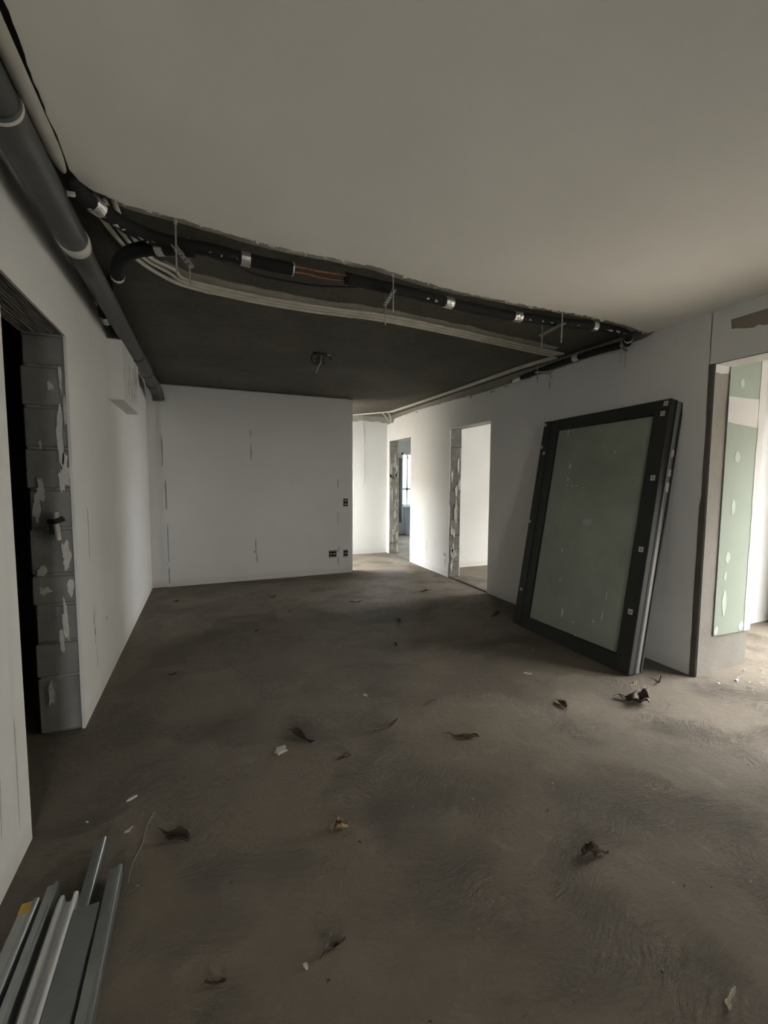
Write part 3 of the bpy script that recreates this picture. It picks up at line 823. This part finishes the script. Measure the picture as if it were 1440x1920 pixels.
# thin black cable looping under the slab
pts = catmull([(-.06, 2.42, 2.545), (.12, 2.53, 2.56), (.30, 2.62, 2.565), (.50, 2.645, 2.57), (.66, 2.63, 2.57), (.80, 2.56, 2.56), (.92, 2.46, 2.54), (.98, 2.37, 2.52)], 6)
tag(MB().tube(pts, .005, 6).build('cable', 'cable', smooth=True, origin=(.5, 2.62, 2.565)), 'thin black cable sagging behind the insulated pipe', 'cable')
pts = catmull([(1.45, 2.44, 2.53), (1.65, 2.56, 2.565), (1.85, 2.60, 2.57), (2.1, 2.53, 2.56), (2.3, 2.41, 2.53)], 6)
tag(MB().tube(pts, .004, 6).build('cable', 'cable', smooth=True, origin=(1.85, 2.58, 2.57)), 'thin dark cable bowed beside the right foil bands', 'cable')

# ------------------------------------------------------------------ hangers: perforated strap on two rods
def hanger(name, label, near, far, zs, ztop, zbot_n, zbot_f):
    near, far = Vector(near), Vector(far)
    mid = (near + far) / 2
    t = empty(name, (mid.x, mid.y, zs))
    tag(t, label, 'hanger', 'threaded rod pipe hangers')
    d = (far - near); L = d.length; d.normalize()
    side = Vector((-d.y, d.x, 0))
    o = Vector((near.x, near.y, zs))
    mb = MB().obox(o, d, side, Vector((0, 0, 1)), (-.025, -.011, 0), (L + .025, .011, .002))
    mb.obox(o, d, side, Vector((0, 0, 1)), (-.025, -.011, 0), (L + .025, -.009, .012)).obox(o, d, side, Vector((0, 0, 1)), (-.025, .009, 0), (L + .025, .011, .012))
    st = mb.build('strap', 'steel', t)
    n = max(3, int(L / .032))
    for i in range(n):
        p = o + d * (L * (i + .5) / n) + Vector((0, 0, -.0006))
        MB().tube([p, p + Vector((0, 0, .002))], .006, 8).build('slot', 'boxdark', st)
    MB().tube([(near.x, near.y, ztop), (near.x, near.y, zbot_n)], .0042, 7).build('rod', 'steel', t)
    MB().tube([(far.x, far.y, ztop), (far.x, far.y, zbot_f)], .0042, 7).build('rod', 'steel', t)
    MB().tube([(near.x, near.y, zs - .010), (near.x, near.y, zs)], .009, 6).build('nut', 'steel', t)
    MB().tube([(far.x, far.y, zs - .010), (far.x, far.y, zs)], .009, 6).build('nut', 'steel', t)
    MB().tube([(near.x, near.y, ztop - .03), (near.x, near.y, ztop)], [.006, .011], 8).build('anchor', 'splat', t)
hanger('rod_hanger', 'two-rod hanger nearest the grey drain pipe', (-.098, 2.262, 0), (-.045, 2.40, 0), 2.452, ZS, 2.345, 2.36)
hanger('rod_hanger', 'perforated strap hanger in the middle of the pipe run', (1.005, 2.285, 0), (1.03, 2.455, 0), 2.455, ZS, 2.345, 2.335)
hanger('rod_hanger', 'slanting rod hanger near the right end of the slab edge', (2.27, 2.30, 0), (2.30, 2.52, 0), 2.457, ZS, 2.34, 2.36)
hanger('rod_hanger', 'rod hanger under the pipe corner at the right wall', (3.02, 2.44, 0), (3.17, 2.52, 0), 2.452, ZS, 2.325, 2.31)
hanger('rod_hanger', 'rod hanger holding the pipe tail above the glazed sash', (3.08, 3.42, 0), (3.185, 3.36, 0), 2.468, ZS, 2.37, 2.31)

# ------------------------------------------------------------------ cream conduits under the slab
cp = [(-.404, 2.20, 2.57), (-.392, 2.394, 2.571), (-.32, 2.671, 2.571), (-.211, 2.847, 2.571), (-.076, 2.955, 2.571), (.171, 3.005, 2.571), (.408, 3.03, 2.571), (.769, 3.03, 2.571), (1.237, 3.00, 2.571), (1.928, 3.06, 2.571), (2.643, 3.14, 2.571), (3.09, 3.19, 2.571)]
for k, (off, r, lab) in enumerate([(0.0, .0135, 'outermost cream conduit curving across the dark slab'), (-.050, .0125, 'middle cream conduit curving across the dark slab'), (-.095, .011, 'innermost cream conduit, nearest the white ceiling edge')]):
    pts = catmull([(x - off * .8 * (1 if x < -.1 else 0), y + off * (1 if x > -.3 else .2) + nz(x, 70. + k, .008, 3), z) for x, y, z in cp], 6)
    t = MB().tube(pts, r, 8).build('conduit', 'conduit', smooth=True, origin=(1.2, 3.0, 2.575))
    tag(t, lab, 'conduit', 'conduits across the slab')
    for x in ([.02, .95, 2.2] if k == 0 else [-.02, .35, 1.7] if k == 1 else [.6]):
        f = frac_x(pts, x)
        MB().tube(cut(pts, f - .005, f + .005), r + .0025, 8).build('coupling', 'conduit', t)
# smeared bedding mortar along the conduits
xs = frange(-.18, 2.95, .04)
def cy(x): return lerp_table([(p[0], p[1]) for p in cp[3:]], x)
pb = [(x, cy(x) - .060 + nz(x, 81., .022, 9)) for x in xs] + [(x, cy(x) - .165 + nz(x, 82., .022, 5)) for x in reversed(xs)]
MB().prism(pb, lambda a, b, t: (a, b, ZS - .007 + t), .009).build('mortar_band', 'mortar', slab)
for k, (off, lab) in enumerate([(0.0, 'cream conduit along the top of the right wall, farther from the wall'), (.045, 'cream conduit along the top of the right wall, close to the wall')]):
    pts = catmull([(3.085 + off, 3.22, 2.573), (3.05 + off, 3.45, 2.573), (3.03 + off, 3.80, 2.573), (3.03 + off, 4.4, 2.573), (3.02 + off, 5.2, 2.573), (3.00 + off, 6.2, 2.573), (2.97 + off, 6.9, 2.573)], 6)
    tag(MB().tube(pts, .0125, 8).build('conduit', 'conduit', smooth=True, origin=(3.02, 5.0, 2.575)), lab, 'conduit', 'conduits along the right wall')
for pts, lab in [([(2.50, 7.46, 2.568), (2.72, 7.20, 2.572), (2.86, 7.06, 2.575), (2.99, 6.86, 2.575)], 'short cream conduit meeting the corridor end wall'),
                 ([(2.90, 7.02, 2.57), (3.05, 7.22, 2.53), (3.17, 7.36, 2.47)], 'cream conduit elbow dropping to the far doorway corner'),
                 ([(2.98, 6.95, 2.575), (3.12, 7.16, 2.52), (3.18, 7.28, 2.47)], 'second cream conduit elbow just above the far doorway corner')]:
    tag(MB().tube(catmull(pts, 5), .012, 8).build('conduit', 'conduit', smooth=True, origin=pts[1]), lab, 'conduit', 'conduit stubs at the corridor')
# dirty top of the corridor end wall
poly = [(x, 2.47 + nz(x, 91., .03, 6)) for x in frange(2.3, XR, .04)] + [(XR, ZS - .02), (2.3, ZS - .02)]
MB().prism(poly, lambda a, b, t: (a, YEND - .002 + t, b), .004).build('bare_strip', 'pale_mortar', bpy.data.objects['wall_end'])

# ------------------------------------------------------------------ wires
pts = catmull([(2.715, 7.50, 2.56), (2.722, 7.50, 2.2), (2.738, 7.495, 1.9), (2.742, 7.495, 1.6), (2.748, 7.49, 1.49), (2.728, 7.49, 1.38), (2.706, 7.49, 1.27)], 6)
tag(MB().tube(pts, .0045, 6).build('hanging_wire', 'greyconduit', smooth=True, origin=(2.72, 7.5, 2.56)), 'thin wire hanging down the corridor end wall', 'wire')
t = empty('lamp_wires', (1.02, 4.05, ZS))
tag(t, 'tangle of black lamp wires with one pale lead hanging from the slab', 'wire')
cx, cyy = 1.03, 4.04
MB().tube([(cx - .07, cyy, ZS - .012), (cx - .03, cyy - .02, ZS - .018), (cx + .03, cyy, ZS - .012), (cx + .06, cyy, ZS - .018)], .014, 8).build('connector', 'cable', t)
loop = [(cx - .045 + .042 * math.cos(a_), cyy + .01 * math.sin(a_), ZS - .06 + .05 * math.sin(a_)) for a_ in frange(0, 6.2, .45)]
MB().tube(loop, .0045, 6, caps=False).build('wire', 'cable', t)
for pts in ([(cx, cyy, ZS - .02), (cx + .02, cyy - .01, ZS - .06), (cx + .035, cyy - .02, ZS - .11)], [(cx + .05, cyy, ZS - .018), (cx + .085, cyy - .01, ZS - .03), (cx + .105, cyy - .02, ZS - .06)], [(cx - .02, cyy, ZS - .02), (cx - .015, cyy, ZS - .06), (cx - .04, cyy, ZS - .1)], [(cx - .05, cyy, ZS - .07), (cx - .02, cyy, ZS - .055)]):
    MB().tube(pts, .0055, 6).build('wire', 'cable', t)
MB().tube(catmull([(cx + .01, cyy - .01, ZS - .03), (cx, cyy - .02, ZS - .09), (cx - .03, cyy - .03, ZS - .15), (cx - .05, cyy - .04, ZS - .20)], 4), .004, 6).build('lead', 'whitewire', t)
MB().tube([(cx + .07, cyy, ZS - .012), (cx + .10, cyy + .02, ZS - .008)], .006, 6).build('lead', 'whitewire', t)

# ------------------------------------------------------------------ wall boxes
def wall_box(name, x, z, w_, h, rows, cols, label):
    t = empty(name, (x, YF, z))
    tag(t, label, 'wall box', 'open electrical boxes on the back wall')
    fr = .006
    mb = MB().box((x - w_ / 2, YF - .004, z - h / 2), (x + w_ / 2, YF + .001, z - h / 2 + fr)).box((x - w_ / 2, YF - .004, z + h / 2 - fr), (x + w_ / 2, YF + .001, z + h / 2))
    mb.box((x - w_ / 2, YF - .004, z - h / 2), (x - w_ / 2 + fr, YF + .001, z + h / 2)).box((x + w_ / 2 - fr, YF - .004, z - h / 2), (x + w_ / 2, YF + .001, z + h / 2))
    mb.build('rim', 'boxplastic', t)
    MB().box((x - w_ / 2 + fr, YF - .0015, z - h / 2 + fr), (x + w_ / 2 - fr, YF + .001, z + h / 2 - fr)).build('recess', 'boxdark', t)
    for (zc, hh, inset) in rows:
        for c_ in range(cols):
            cw = (w_ - 2 * fr) / cols
            x0 = x - w_ / 2 + fr + c_ * cw + inset
            MB().box((x0, YF - .006, z + zc - hh / 2), (x0 + cw - 2 * inset, YF - .001, z + zc + hh / 2)).build('lug', 'boxgrey', t)
wall_box('wall_box', 1.92, 1.06, .068, .115, [(.028, .02, .014), (-.028, .02, .014)], 1, 'small open wall box at switch height near the corridor corner')
wall_box('wall_box', 1.72, .298, .115, .105, [(0, .014, .006), (.042, .008, .004), (-.042, .008, .004)], 2, 'wide double open wall box low on the back wall')
wall_box('wall_box', 1.92, .295, .068, .105, [(0, .014, .006), (.042, .008, .004), (-.042, .008, .004)], 1, 'small open wall box low beside the corridor corner')
t = empty('wall_box', (XR, 5.342, .315))
tag(t, 'tiny grey wall box low on the right wall beside the nearer doorway', 'wall box')
MB().box((XR - .004, 5.315, .29), (XR + .001, 5.37, .34)).build('rim', 'boxgrey', t)
MB().box((XR - .006, 5.322, .297), (XR - .003, 5.363, .333)).build('recess', 'scuff', t)

# ------------------------------------------------------------------ glazed sash leaning on the right wall
BL = Vector((2.757, 3.266, 0.0))
U = Vector((-.00400, -.99986, .01600)).normalized()
V = Vector((.17196, .01507, .98499)); V = (V - U * V.dot(U)).normalized()
NN = U.cross(V)
W_, H_ = 1.222, 2.005
sash = empty('glazed_sash', (2.80, 2.65, 0))
tag(sash, 'dark aluminium framed glass sash leaning against the right wall', 'window sash')
D1_ = -.052
def sb(a, b, name, m, parent=sash, bevel=0.0):
    return MB().obox(BL, U, V, NN, a, b).build(name, m, parent, bevel=bevel)
sl, sr, st_, sbm = .150, .120, .098, .105
left = sb((-.028, .006, D1_), (.055, H_, 0), 'stile', 'frame', bevel=.003)
sb((.055, .0, D1_), (.064, H_ - .004, -.010), 'gasket', 'gasket', left)
sb((.064, .0, D1_), (sl, H_, -.006), 'stile', 'frame', bevel=.003)
right = sb((W_ - sr, .0, D1_), (W_, H_, 0), 'stile', 'frame', bevel=.004)
sb((sl, H_ - st_, D1_), (W_ - sr, H_, -.002), 'rail', 'frame', bevel=.003)
sb((sl, 0, D1_), (W_ - sr, sbm, -.002), 'rail', 'frame', bevel=.003)
for a, b in (((sl, sbm, -.034), (sl + .010, H_ - st_, -.012)), ((W_ - sr - .008, sbm, -.034), (W_ - sr, H_ - st_, -.012)), ((sl, sbm, -.034), (W_ - sr, sbm + .008, -.012)), ((sl, H_ - st_ - .008, -.034), (W_ - sr, H_ - st_, -.012))):
    sb(a, b, 'glazing_bead', 'gasket')
pane = sb((sl, sbm, -.030), (W_ - sr, H_ - st_, -.024), 'pane', 'glass')
pane['label'] = 'dusty greenish glass pane'
# stickers
for (u_, v_, s_) in [(1.185, 1.972, .022), (1.172, 1.90, .022), (1.174, 1.426, .024), (1.169, .90, .024), (1.162, .44, .024), (-.010, 1.972, .018), (-.010, 1.752, .018), (.030, 1.690, .018), (-.012, 1.016, .016), (.014, .349, .016)]:
    q = sb((u_ - s_ * .75, v_ - s_ * .8, -.001), (u_ + s_ * .75, v_ + s_ * .8, .0012), 'sticker', 'sticker')
    if s_ > .02: sb((u_ - s_ * .35, v_ - s_ * .35, .001), (u_ + s_ * .35, v_ + s_ * .35, .0016), 'print', 'stickerink', q)
sb((.597, 1.035, -.0245), (.685, 1.09, -.0232), 'glass_label', 'glabel')
for k, (u_, v_, w2, h2) in enumerate([(.28, 1.86, .010, .06), (.36, 1.43, .02, .03), (.36, 1.375, .014, .012), (.42, 1.37, .02, .010), (.47, 1.375, .02, .010), (.55, 1.355, .02, .008), (.42, .80, .012, .035), (.45, .54, .008, .03), (.36, 1.55, .02, .05), (.93, .50, .006, .07), (.92, .34, .008, .05), (.53, .265, .022, .075), (.66, .215, .02, .014), (.70, .11, .018, .022), (.80, 1.65, .01, .014), (.34, 1.885, .008, .012), (1.08, 1.905, .012, .018), (1.00, 1.44, .008, .008), (.85, .28, .016, .014)]):
    lift = lambda a, b, t_: BL + U * a + V * b + NN * (-.0243 + t_)
    smear('dried_splash', 'splat', sash, lift, u_, v_, w2, h2, k * 1.9, .0012, 9)
# second sash stacked right behind it
back = empty('glazed_sash', (2.88, 2.65, 0))
tag(back, 'second sash stacked behind the dark one, its pale grey edge showing', 'window sash')
D2_, D3_ = -.064, -.112
def bb(a, b, name, m, bevel=0.0, parent=back):
    return MB().obox(BL, U, V, NN, a, b).build(name, m, parent, bevel=bevel)
bb((.0, .004, D3_), (.10, H_, D2_), 'stile', 'frame', .003)
bb((W_ - .10, .012, D3_), (W_ + .004, H_ - .004, D2_ - .006), 'stile', 'frameside', .003)
bb((.10, H_ - .10, D3_), (W_ - .10, H_, D2_), 'rail', 'frame', .003)
bb((.10, .004, D3_), (W_ - .10, .10, D2_), 'rail', 'frame', .003)
bb((.10, .10, -.092), (W_ - .10, H_ - .10, -.086), 'pane', 'glass')
bb((W_ - .05, .0, D2_ - .006), (W_ + .001, H_ - .002, D1_), 'gasket', 'gasket')  # black strip standing in for the shade in the gap between the sashes
bb((W_ + .002, .02, D3_ - .010), (W_ + .012, H_ + .002, D3_ + .006), 'edge_trim', 'frame')
for (v_, s_) in [(1.62, .012), (1.48, .014), (1.36, .016), (1.39, .012)]:
    smear('plaster_smear', 'splat', back, lambda a, b, t_: BL + U * (W_ + .004 + t_) + V * b + NN * a, -.095, v_, .03, s_ * 4, v_ * 9, .003, 10)

# ------------------------------------------------------------------ metal drywall profiles, lower left
def profile(label, x0, y0, x1, y1, section, mat_, z=0.002):
    """section: list of (across, up) outline points of a thin bent sheet"""
    d = Vector((x1 - x0, y1 - y0, 0)); L = d.length; d.normalize()
    s = Vector((-d.y, d.x, 0))
    th = .0012
    n = len(section)
    inner = []
    for i, (a, b) in enumerate(section):
        p = Vector(section[max(0, i - 1)]); q = Vector(section[min(n - 1, i + 1)])
        t_ = (q - p).normalized()
        inner.append((a + t_.y * th, b - t_.x * th))
    o = Vector((x0, y0, z))
    mb = MB()
    for k in range(n - 1):
        quad = [section[k], section[k + 1], inner[k + 1], inner[k]]
        vs = [o + s * a + Vector((0, 0, b)) for a, b in quad] + [o + d * L + s * a + Vector((0, 0, b)) for a, b in quad]
        mb.add(vs, [(0, 1, 2, 3), (7, 6, 5, 4), (0, 4, 5, 1), (1, 5, 6, 2), (2, 6, 7, 3), (3, 7, 4, 0)])
    ob = mb.build('metal_profile', mat_, origin=(x0, y0, 0))
    return tag(ob, label, 'metal profile', 'drywall profiles on the floor')
Cst = lambda w_, h: [(-w_ / 2 + .008, h), (-w_ / 2, h), (-w_ / 2, 0), (w_ / 2, 0), (w_ / 2, h), (w_ / 2 - .008, h)]
Uup = lambda w_, h: [(-w_ / 2, h), (-w_ / 2, 0), (w_ / 2, 0), (w_ / 2, h)]
Udn = lambda w_, h: [(-w_ / 2, 0), (-w_ / 2, h), (w_ / 2, h), (w_ / 2, 0)]
Hat = lambda w_, h: [(-w_ / 2, h * .45), (-w_ / 2 + .012, h * .95), (-w_ / 2 + .018, h), (-w_ / 2 + .024, h * .95), (-w_ * .06, h * .45), (w_ * .10, h * .40), (w_ * .22, h * .5), (w_ / 2 - .012, h * .95), (w_ / 2 - .006, h), (w_ / 2, h * .92), (w_ / 2, h * .2)]
Rib = lambda w_, h: [(-w_ / 2, h * .3), (-w_ / 2, h * .8), (w_ * .12, h * .86), (w_ * .24, h), (w_ * .42, h), (w_ / 2, h * .9), (w_ / 2, 0)]
Yn = -.6
p1 = profile('leftmost steel profile with a yellow paint mark on its end', -.548, 1.605, -.575, Yn, Rib(.046, .052), 'stud', .002)
p1b = MB().box((-.571, 1.570, .0440), (-.545, 1.604, .0470)).build('paint_mark', 'yellow', p1)
profile('narrow steel profile between the yellow marked and the bright one', -.502, 1.650, -.510, Yn, Rib(.030, .050), 'stud', .002)
profile('bright steel profile with two white ridges', -.447, 1.585, -.438, Yn, Hat(.062, .050), 'stud_bright', .002)
profile('wide dull grey steel track lying beside the bright ridged profile', -.380, 1.520, -.372, Yn, Udn(.068, .044), 'stud_dark', .003)
profile('steel profile reaching farthest into the room, under the grey track', -.399, 1.822, -.376, Yn, Rib(.034, .034), 'stud', .002)
profile('rightmost steel profile lying apart by a dark gap', -.322, 1.650, -.290, Yn, Rib(.040, .046), 'stud', .002)

# ------------------------------------------------------------------ dry leaves and scraps on the floor
def leaf(label, x, y, ang, L, W, m='leaf_dark', curl=2.2, bow=.25, seed=1, crumple=.2, stalk=True, group='dry leaves on the floor'):
    nl, nw = 14, 7
    vs = []
    for i in range(nl + 1):
        t_ = i / nl
        w_ = W * (math.sin(math.pi * min(1, t_ * .96 + .02)) ** .75) * (1 + .25 * noise.noise(Vector((t_ * 6, seed, 1.1))))
        for j in range(nw + 1):
            s = (j / nw - .5) * 2
            arc = curl * s * (0.6 + .4 * math.sin(t_ * 5 + seed))
            r_ = w_ / 2 / max(.4, curl)
            a_ = (t_ - .5) * L
            b_ = r_ * math.sin(arc) * 1.6
            c_ = r_ * (1 - math.cos(arc)) * 1.5
            c_ += bow * L * (4 * (t_ - .5) ** 2) * (.5 + .5 * math.sin(seed))
            b_ += .10 * L * math.sin(t_ * 3.2 + seed)
            k_ = crumple * W
            c_ += k_ * noise.noise(Vector((t_ * 5, s * 2.2, seed * 1.7))) + k_ * .4 * noise.noise(Vector((t_ * 13, s * 5, seed)))
            b_ += k_ * .5 * noise.noise(Vector((t_ * 6, s * 3, seed + 9)))
            vs.append(Vector((a_, b_, c_)))
    lo = min(v_.z for v_ in vs)
    R_ = Matrix.Rotation(math.radians(ang), 3, 'Z')
    vs = [R_ @ Vector((v_.x, v_.y, v_.z - lo + .0012)) + Vector((x, y, 0)) for v_ in vs]
    fs = [(i * (nw + 1) + j, (i + 1) * (nw + 1) + j, (i + 1) * (nw + 1) + j + 1, i * (nw + 1) + j + 1) for i in range(nl) for j in range(nw)]
    ob = MB().add(vs, fs).build('dry_leaf', m, origin=(x, y, 0), smooth=True)
    md = ob.modifiers.new('thickness', 'SOLIDIFY'); md.thickness = .0008
    tag(ob, label, 'leaf', group)
    if stalk:
        p0 = vs[nw // 2]
        d = R_ @ Vector((-1, .15 * math.sin(seed), 0))
        MB().tube([p0, p0 + d * L * .10 + Vector((0, 0, -p0.z * .3)), p0 + d * L * .2 + Vector((0, 0, -p0.z * .7 + .001))], [.0018, .0014, .001], 6).build('stalk', m, ob)
    return ob
leaf('long dark leaf beside the white plaster scrap in mid floor', .450, 2.200, -47, .175, .060, 'leaf_dark', 1.9, .10, 1.3)
leaf('narrow rolled leaf pointing up to the right in the centre of the floor', .911, 2.130, 30, .185, .040, 'leaf_mid', 2.9, .08, 2.1)
leaf('long rolled brown leaf lying flat right of the floor centre', 1.270, 1.895, -34, .170, .048, 'leaf_mid', 2.6, .06, 3.2)
leaf('small arched dark leaf just below the long leaf by the scrap', .615, 1.969, -4, .070, .028, 'leaf_dark', 2.0, .35, 4.4)
leaf('thin pale and brown curled leaf above the floor centre', 1.272, 2.271, 6, .120, .022, 'leaf_mid', 2.6, .10, 5.0)
leaf('folded brown leaf standing near the foot of the glass sash', 2.013, 1.930, -108, .115, .045, 'leaf_mid', 2.4, .12, 6.1)
leaf('largest crumpled dark leaf, on the lit floor in front of the sash', 2.484, 1.800, -52, .170, .165, 'leaf_dark', 1.4, .05, 3.3, .17)
leaf('slim upright leaf between the sash foot and the concrete pier', 2.894, 1.911, -136, .140, .030, 'leaf_mid', 2.4, .25, 8.3)
leaf('pale curled strip of leaf touching the right foot of the sash', 2.700, 1.965, 10, .100, .022, 'leaf_pale', 2.6, .15, 9.9, stalk=False)
leaf('dark folded triangular leaf nearest the metal profiles', -.143, 1.765, -53, .145, .060, 'leaf_dark', 1.7, .10, 10.4)
leaf('golden brown crumpled leaf in the left foreground', .458, 1.544, -10, .080, .055, 'leaf_gold', 2.3, .15, 11.8, .35)
leaf('crumpled brown leaf alone in the right foreground', 1.312, 1.072, -24, .100, .050, 'leaf_mid', 2.2, .10, 12.6, .35)
leaf('dark brown leaf at the bottom centre of the floor', .324, 1.136, 20, .075, .034, 'leaf_dark', 2.0, .20, 13.1)
leaf('dull brown leaf at the bottom, left of the centre one', -.007, 1.177, -5, .058, .030, 'leaf_mid', 1.8, .10, 14.5)
leaf('cream curled leaf in the bottom right corner', 1.272, .600, 205, .075, .024, 'leaf_pale', 2.3, .20, 15.2, .15)
leaf('dark leaf by the left foot of the glass sash', 2.758, 3.561, 14, .180, .050, 'leaf_dark', 2.2, .10, 16.7)
leaf('dark leaf lying just in front of the nearer doorway', 2.532, 4.671, -4, .150, .050, 'leaf_dark', 2.0, .10, 17.5)
leaf('pale brown leaf pointing at the viewer in the far right of the room', 1.727, 3.759, -104, .150, .040, 'leaf_mid', 2.3, .12, 18.3)
leaf('small dark leaf between the pale brown leaf and the floor centre', 1.452, 3.197, -81, .060, .035, 'leaf_dark', 2.2, .2, 19.9)
leaf('thin dark leaf below the wall boxes', 1.554, 4.529, 8, .150, .038, 'leaf_dark', 2.3, .10, 20.6)
leaf('little dark leaf in the middle before the back wall', .700, 5.094, -5, .080, .045, 'leaf_dark', 2.0, .3, 21.2)
leaf('small dark leaf on the left floor before the block doorway', -.246, 3.307, -7, .060, .030, 'leaf_dark', 2.0, .2, 22.8)
leaf('little dark leaf in the far left corner of the floor', -.340, 5.303, -22, .060, .035, 'leaf_dark', 2.0, .2, 23.4)
leaf('tiny dark leaf between the far middle leaves', .792, 4.460, 6, .040, .022, 'leaf_dark', 2.0, .2, 24.4, stalk=False)
leaf('tiny brown leaf left of the room centre', .407, 3.995, 35, .050, .020, 'leaf_dark', 2.0, .2, 25.4, stalk=False)

def scrap(label, x, y, ang, L, W, h, seed, m='splat', group='plaster scraps on the floor'):
    R_ = Matrix.Rotation(math.radians(ang), 3, 'Z')
    poly = []
    for k in range(12):
        a_ = 2 * math.pi * k / 12
        rr = .85 + .6 * noise.noise(Vector((math.cos(a_) * 1.6, math.sin(a_) * 1.6, seed))) + random.uniform(-.25, .25)
        poly.append((math.cos(a_) * L / 2 * rr, math.sin(a_) * W / 2 * rr))
    lift = lambda a, b, t_: R_ @ Vector((a * (1 - 25 * t_ * .5), b * (1 - 25 * t_ * .5), t_)) + Vector((x, y, .0005))
    return tag(MB().prism(poly, lift, h).build('plaster_scrap', m, origin=(x, y, 0)), label, 'scrap', group)
scrap('largest pale plaster scrap, beside the long dark leaf', .320, 2.144, 27, .10, .055, .010, 3.3, 'pale_mortar')
scrap('thin white plaster chip above the metal profiles', -.331, 2.055, 30, .05, .018, .006, 4.1)
scrap('white plaster flake nearest the far metal profile end', -.316, 1.866, 43, .045, .014, .005, 5.2, 'pale_mortar')
scrap('small pale flake left of the bottom centre leaf', .234, 1.124, -87, .024, .012, .004, 6.3)
scrap('pale plaster smear before the glass sash', 2.129, 2.364, -49, .07, .04, .004, 7.4, 'pale_mortar')
scrap('small white chip in the floor centre', .926, 2.512, -71, .04, .018, .006, 8.5)
scrap('white chip on the lit floor in front of the pier', 3.42, 1.72, 20, .04, .02, .01, 9.1)
pts = catmull([(-.232, 1.93, .002), (-.250, 1.86, .004), (-.257, 1.77, .002), (-.276, 1.69, .005), (-.281, 1.61, .002)], 4)
tag(MB().tube(pts, .0018, 6).build('straw', 'straw', origin=(-.26, 1.77, 0)), 'thin pale straw on the floor beside the metal profiles', 'straw')
# uncountable mortar crumbs
mb = MB()
rng = random.Random(12)
def crumb(x, y, s):
    c = Vector((x, y, s * .4))
    mb.add([c + Vector((rng.uniform(-s, s), rng.uniform(-s, s), rng.uniform(-s, s) * .5)) for _ in range(4)], [(0, 1, 2), (0, 2, 3), (0, 3, 1), (1, 3, 2)])
for i in range(170): crumb(rng.uniform(-.5, 3.0), rng.uniform(.5, 6.0), rng.uniform(.003, .009))
for i in range(90): crumb(rng.uniform(3.25, 4.2), rng.uniform(1.45, 1.84), rng.uniform(.004, .014))
for i in range(60): crumb(rng.uniform(2.2, 3.15), YEND - rng.uniform(.01, .07), rng.uniform(.004, .012))
tag(mb.build('mortar_crumbs', 'pale_mortar'), 'small pale mortar crumbs scattered over the floor', 'crumbs', kind='stuff')
mb = MB()
for i in range(190): crumb(rng.uniform(-.4, 2.8), rng.uniform(.5, 5.5), rng.uniform(.003, .009))
tag(mb.build('leaf_crumbs', 'leaf_dark'), 'tiny dark leaf crumbs scattered over the floor', 'crumbs', kind='stuff')
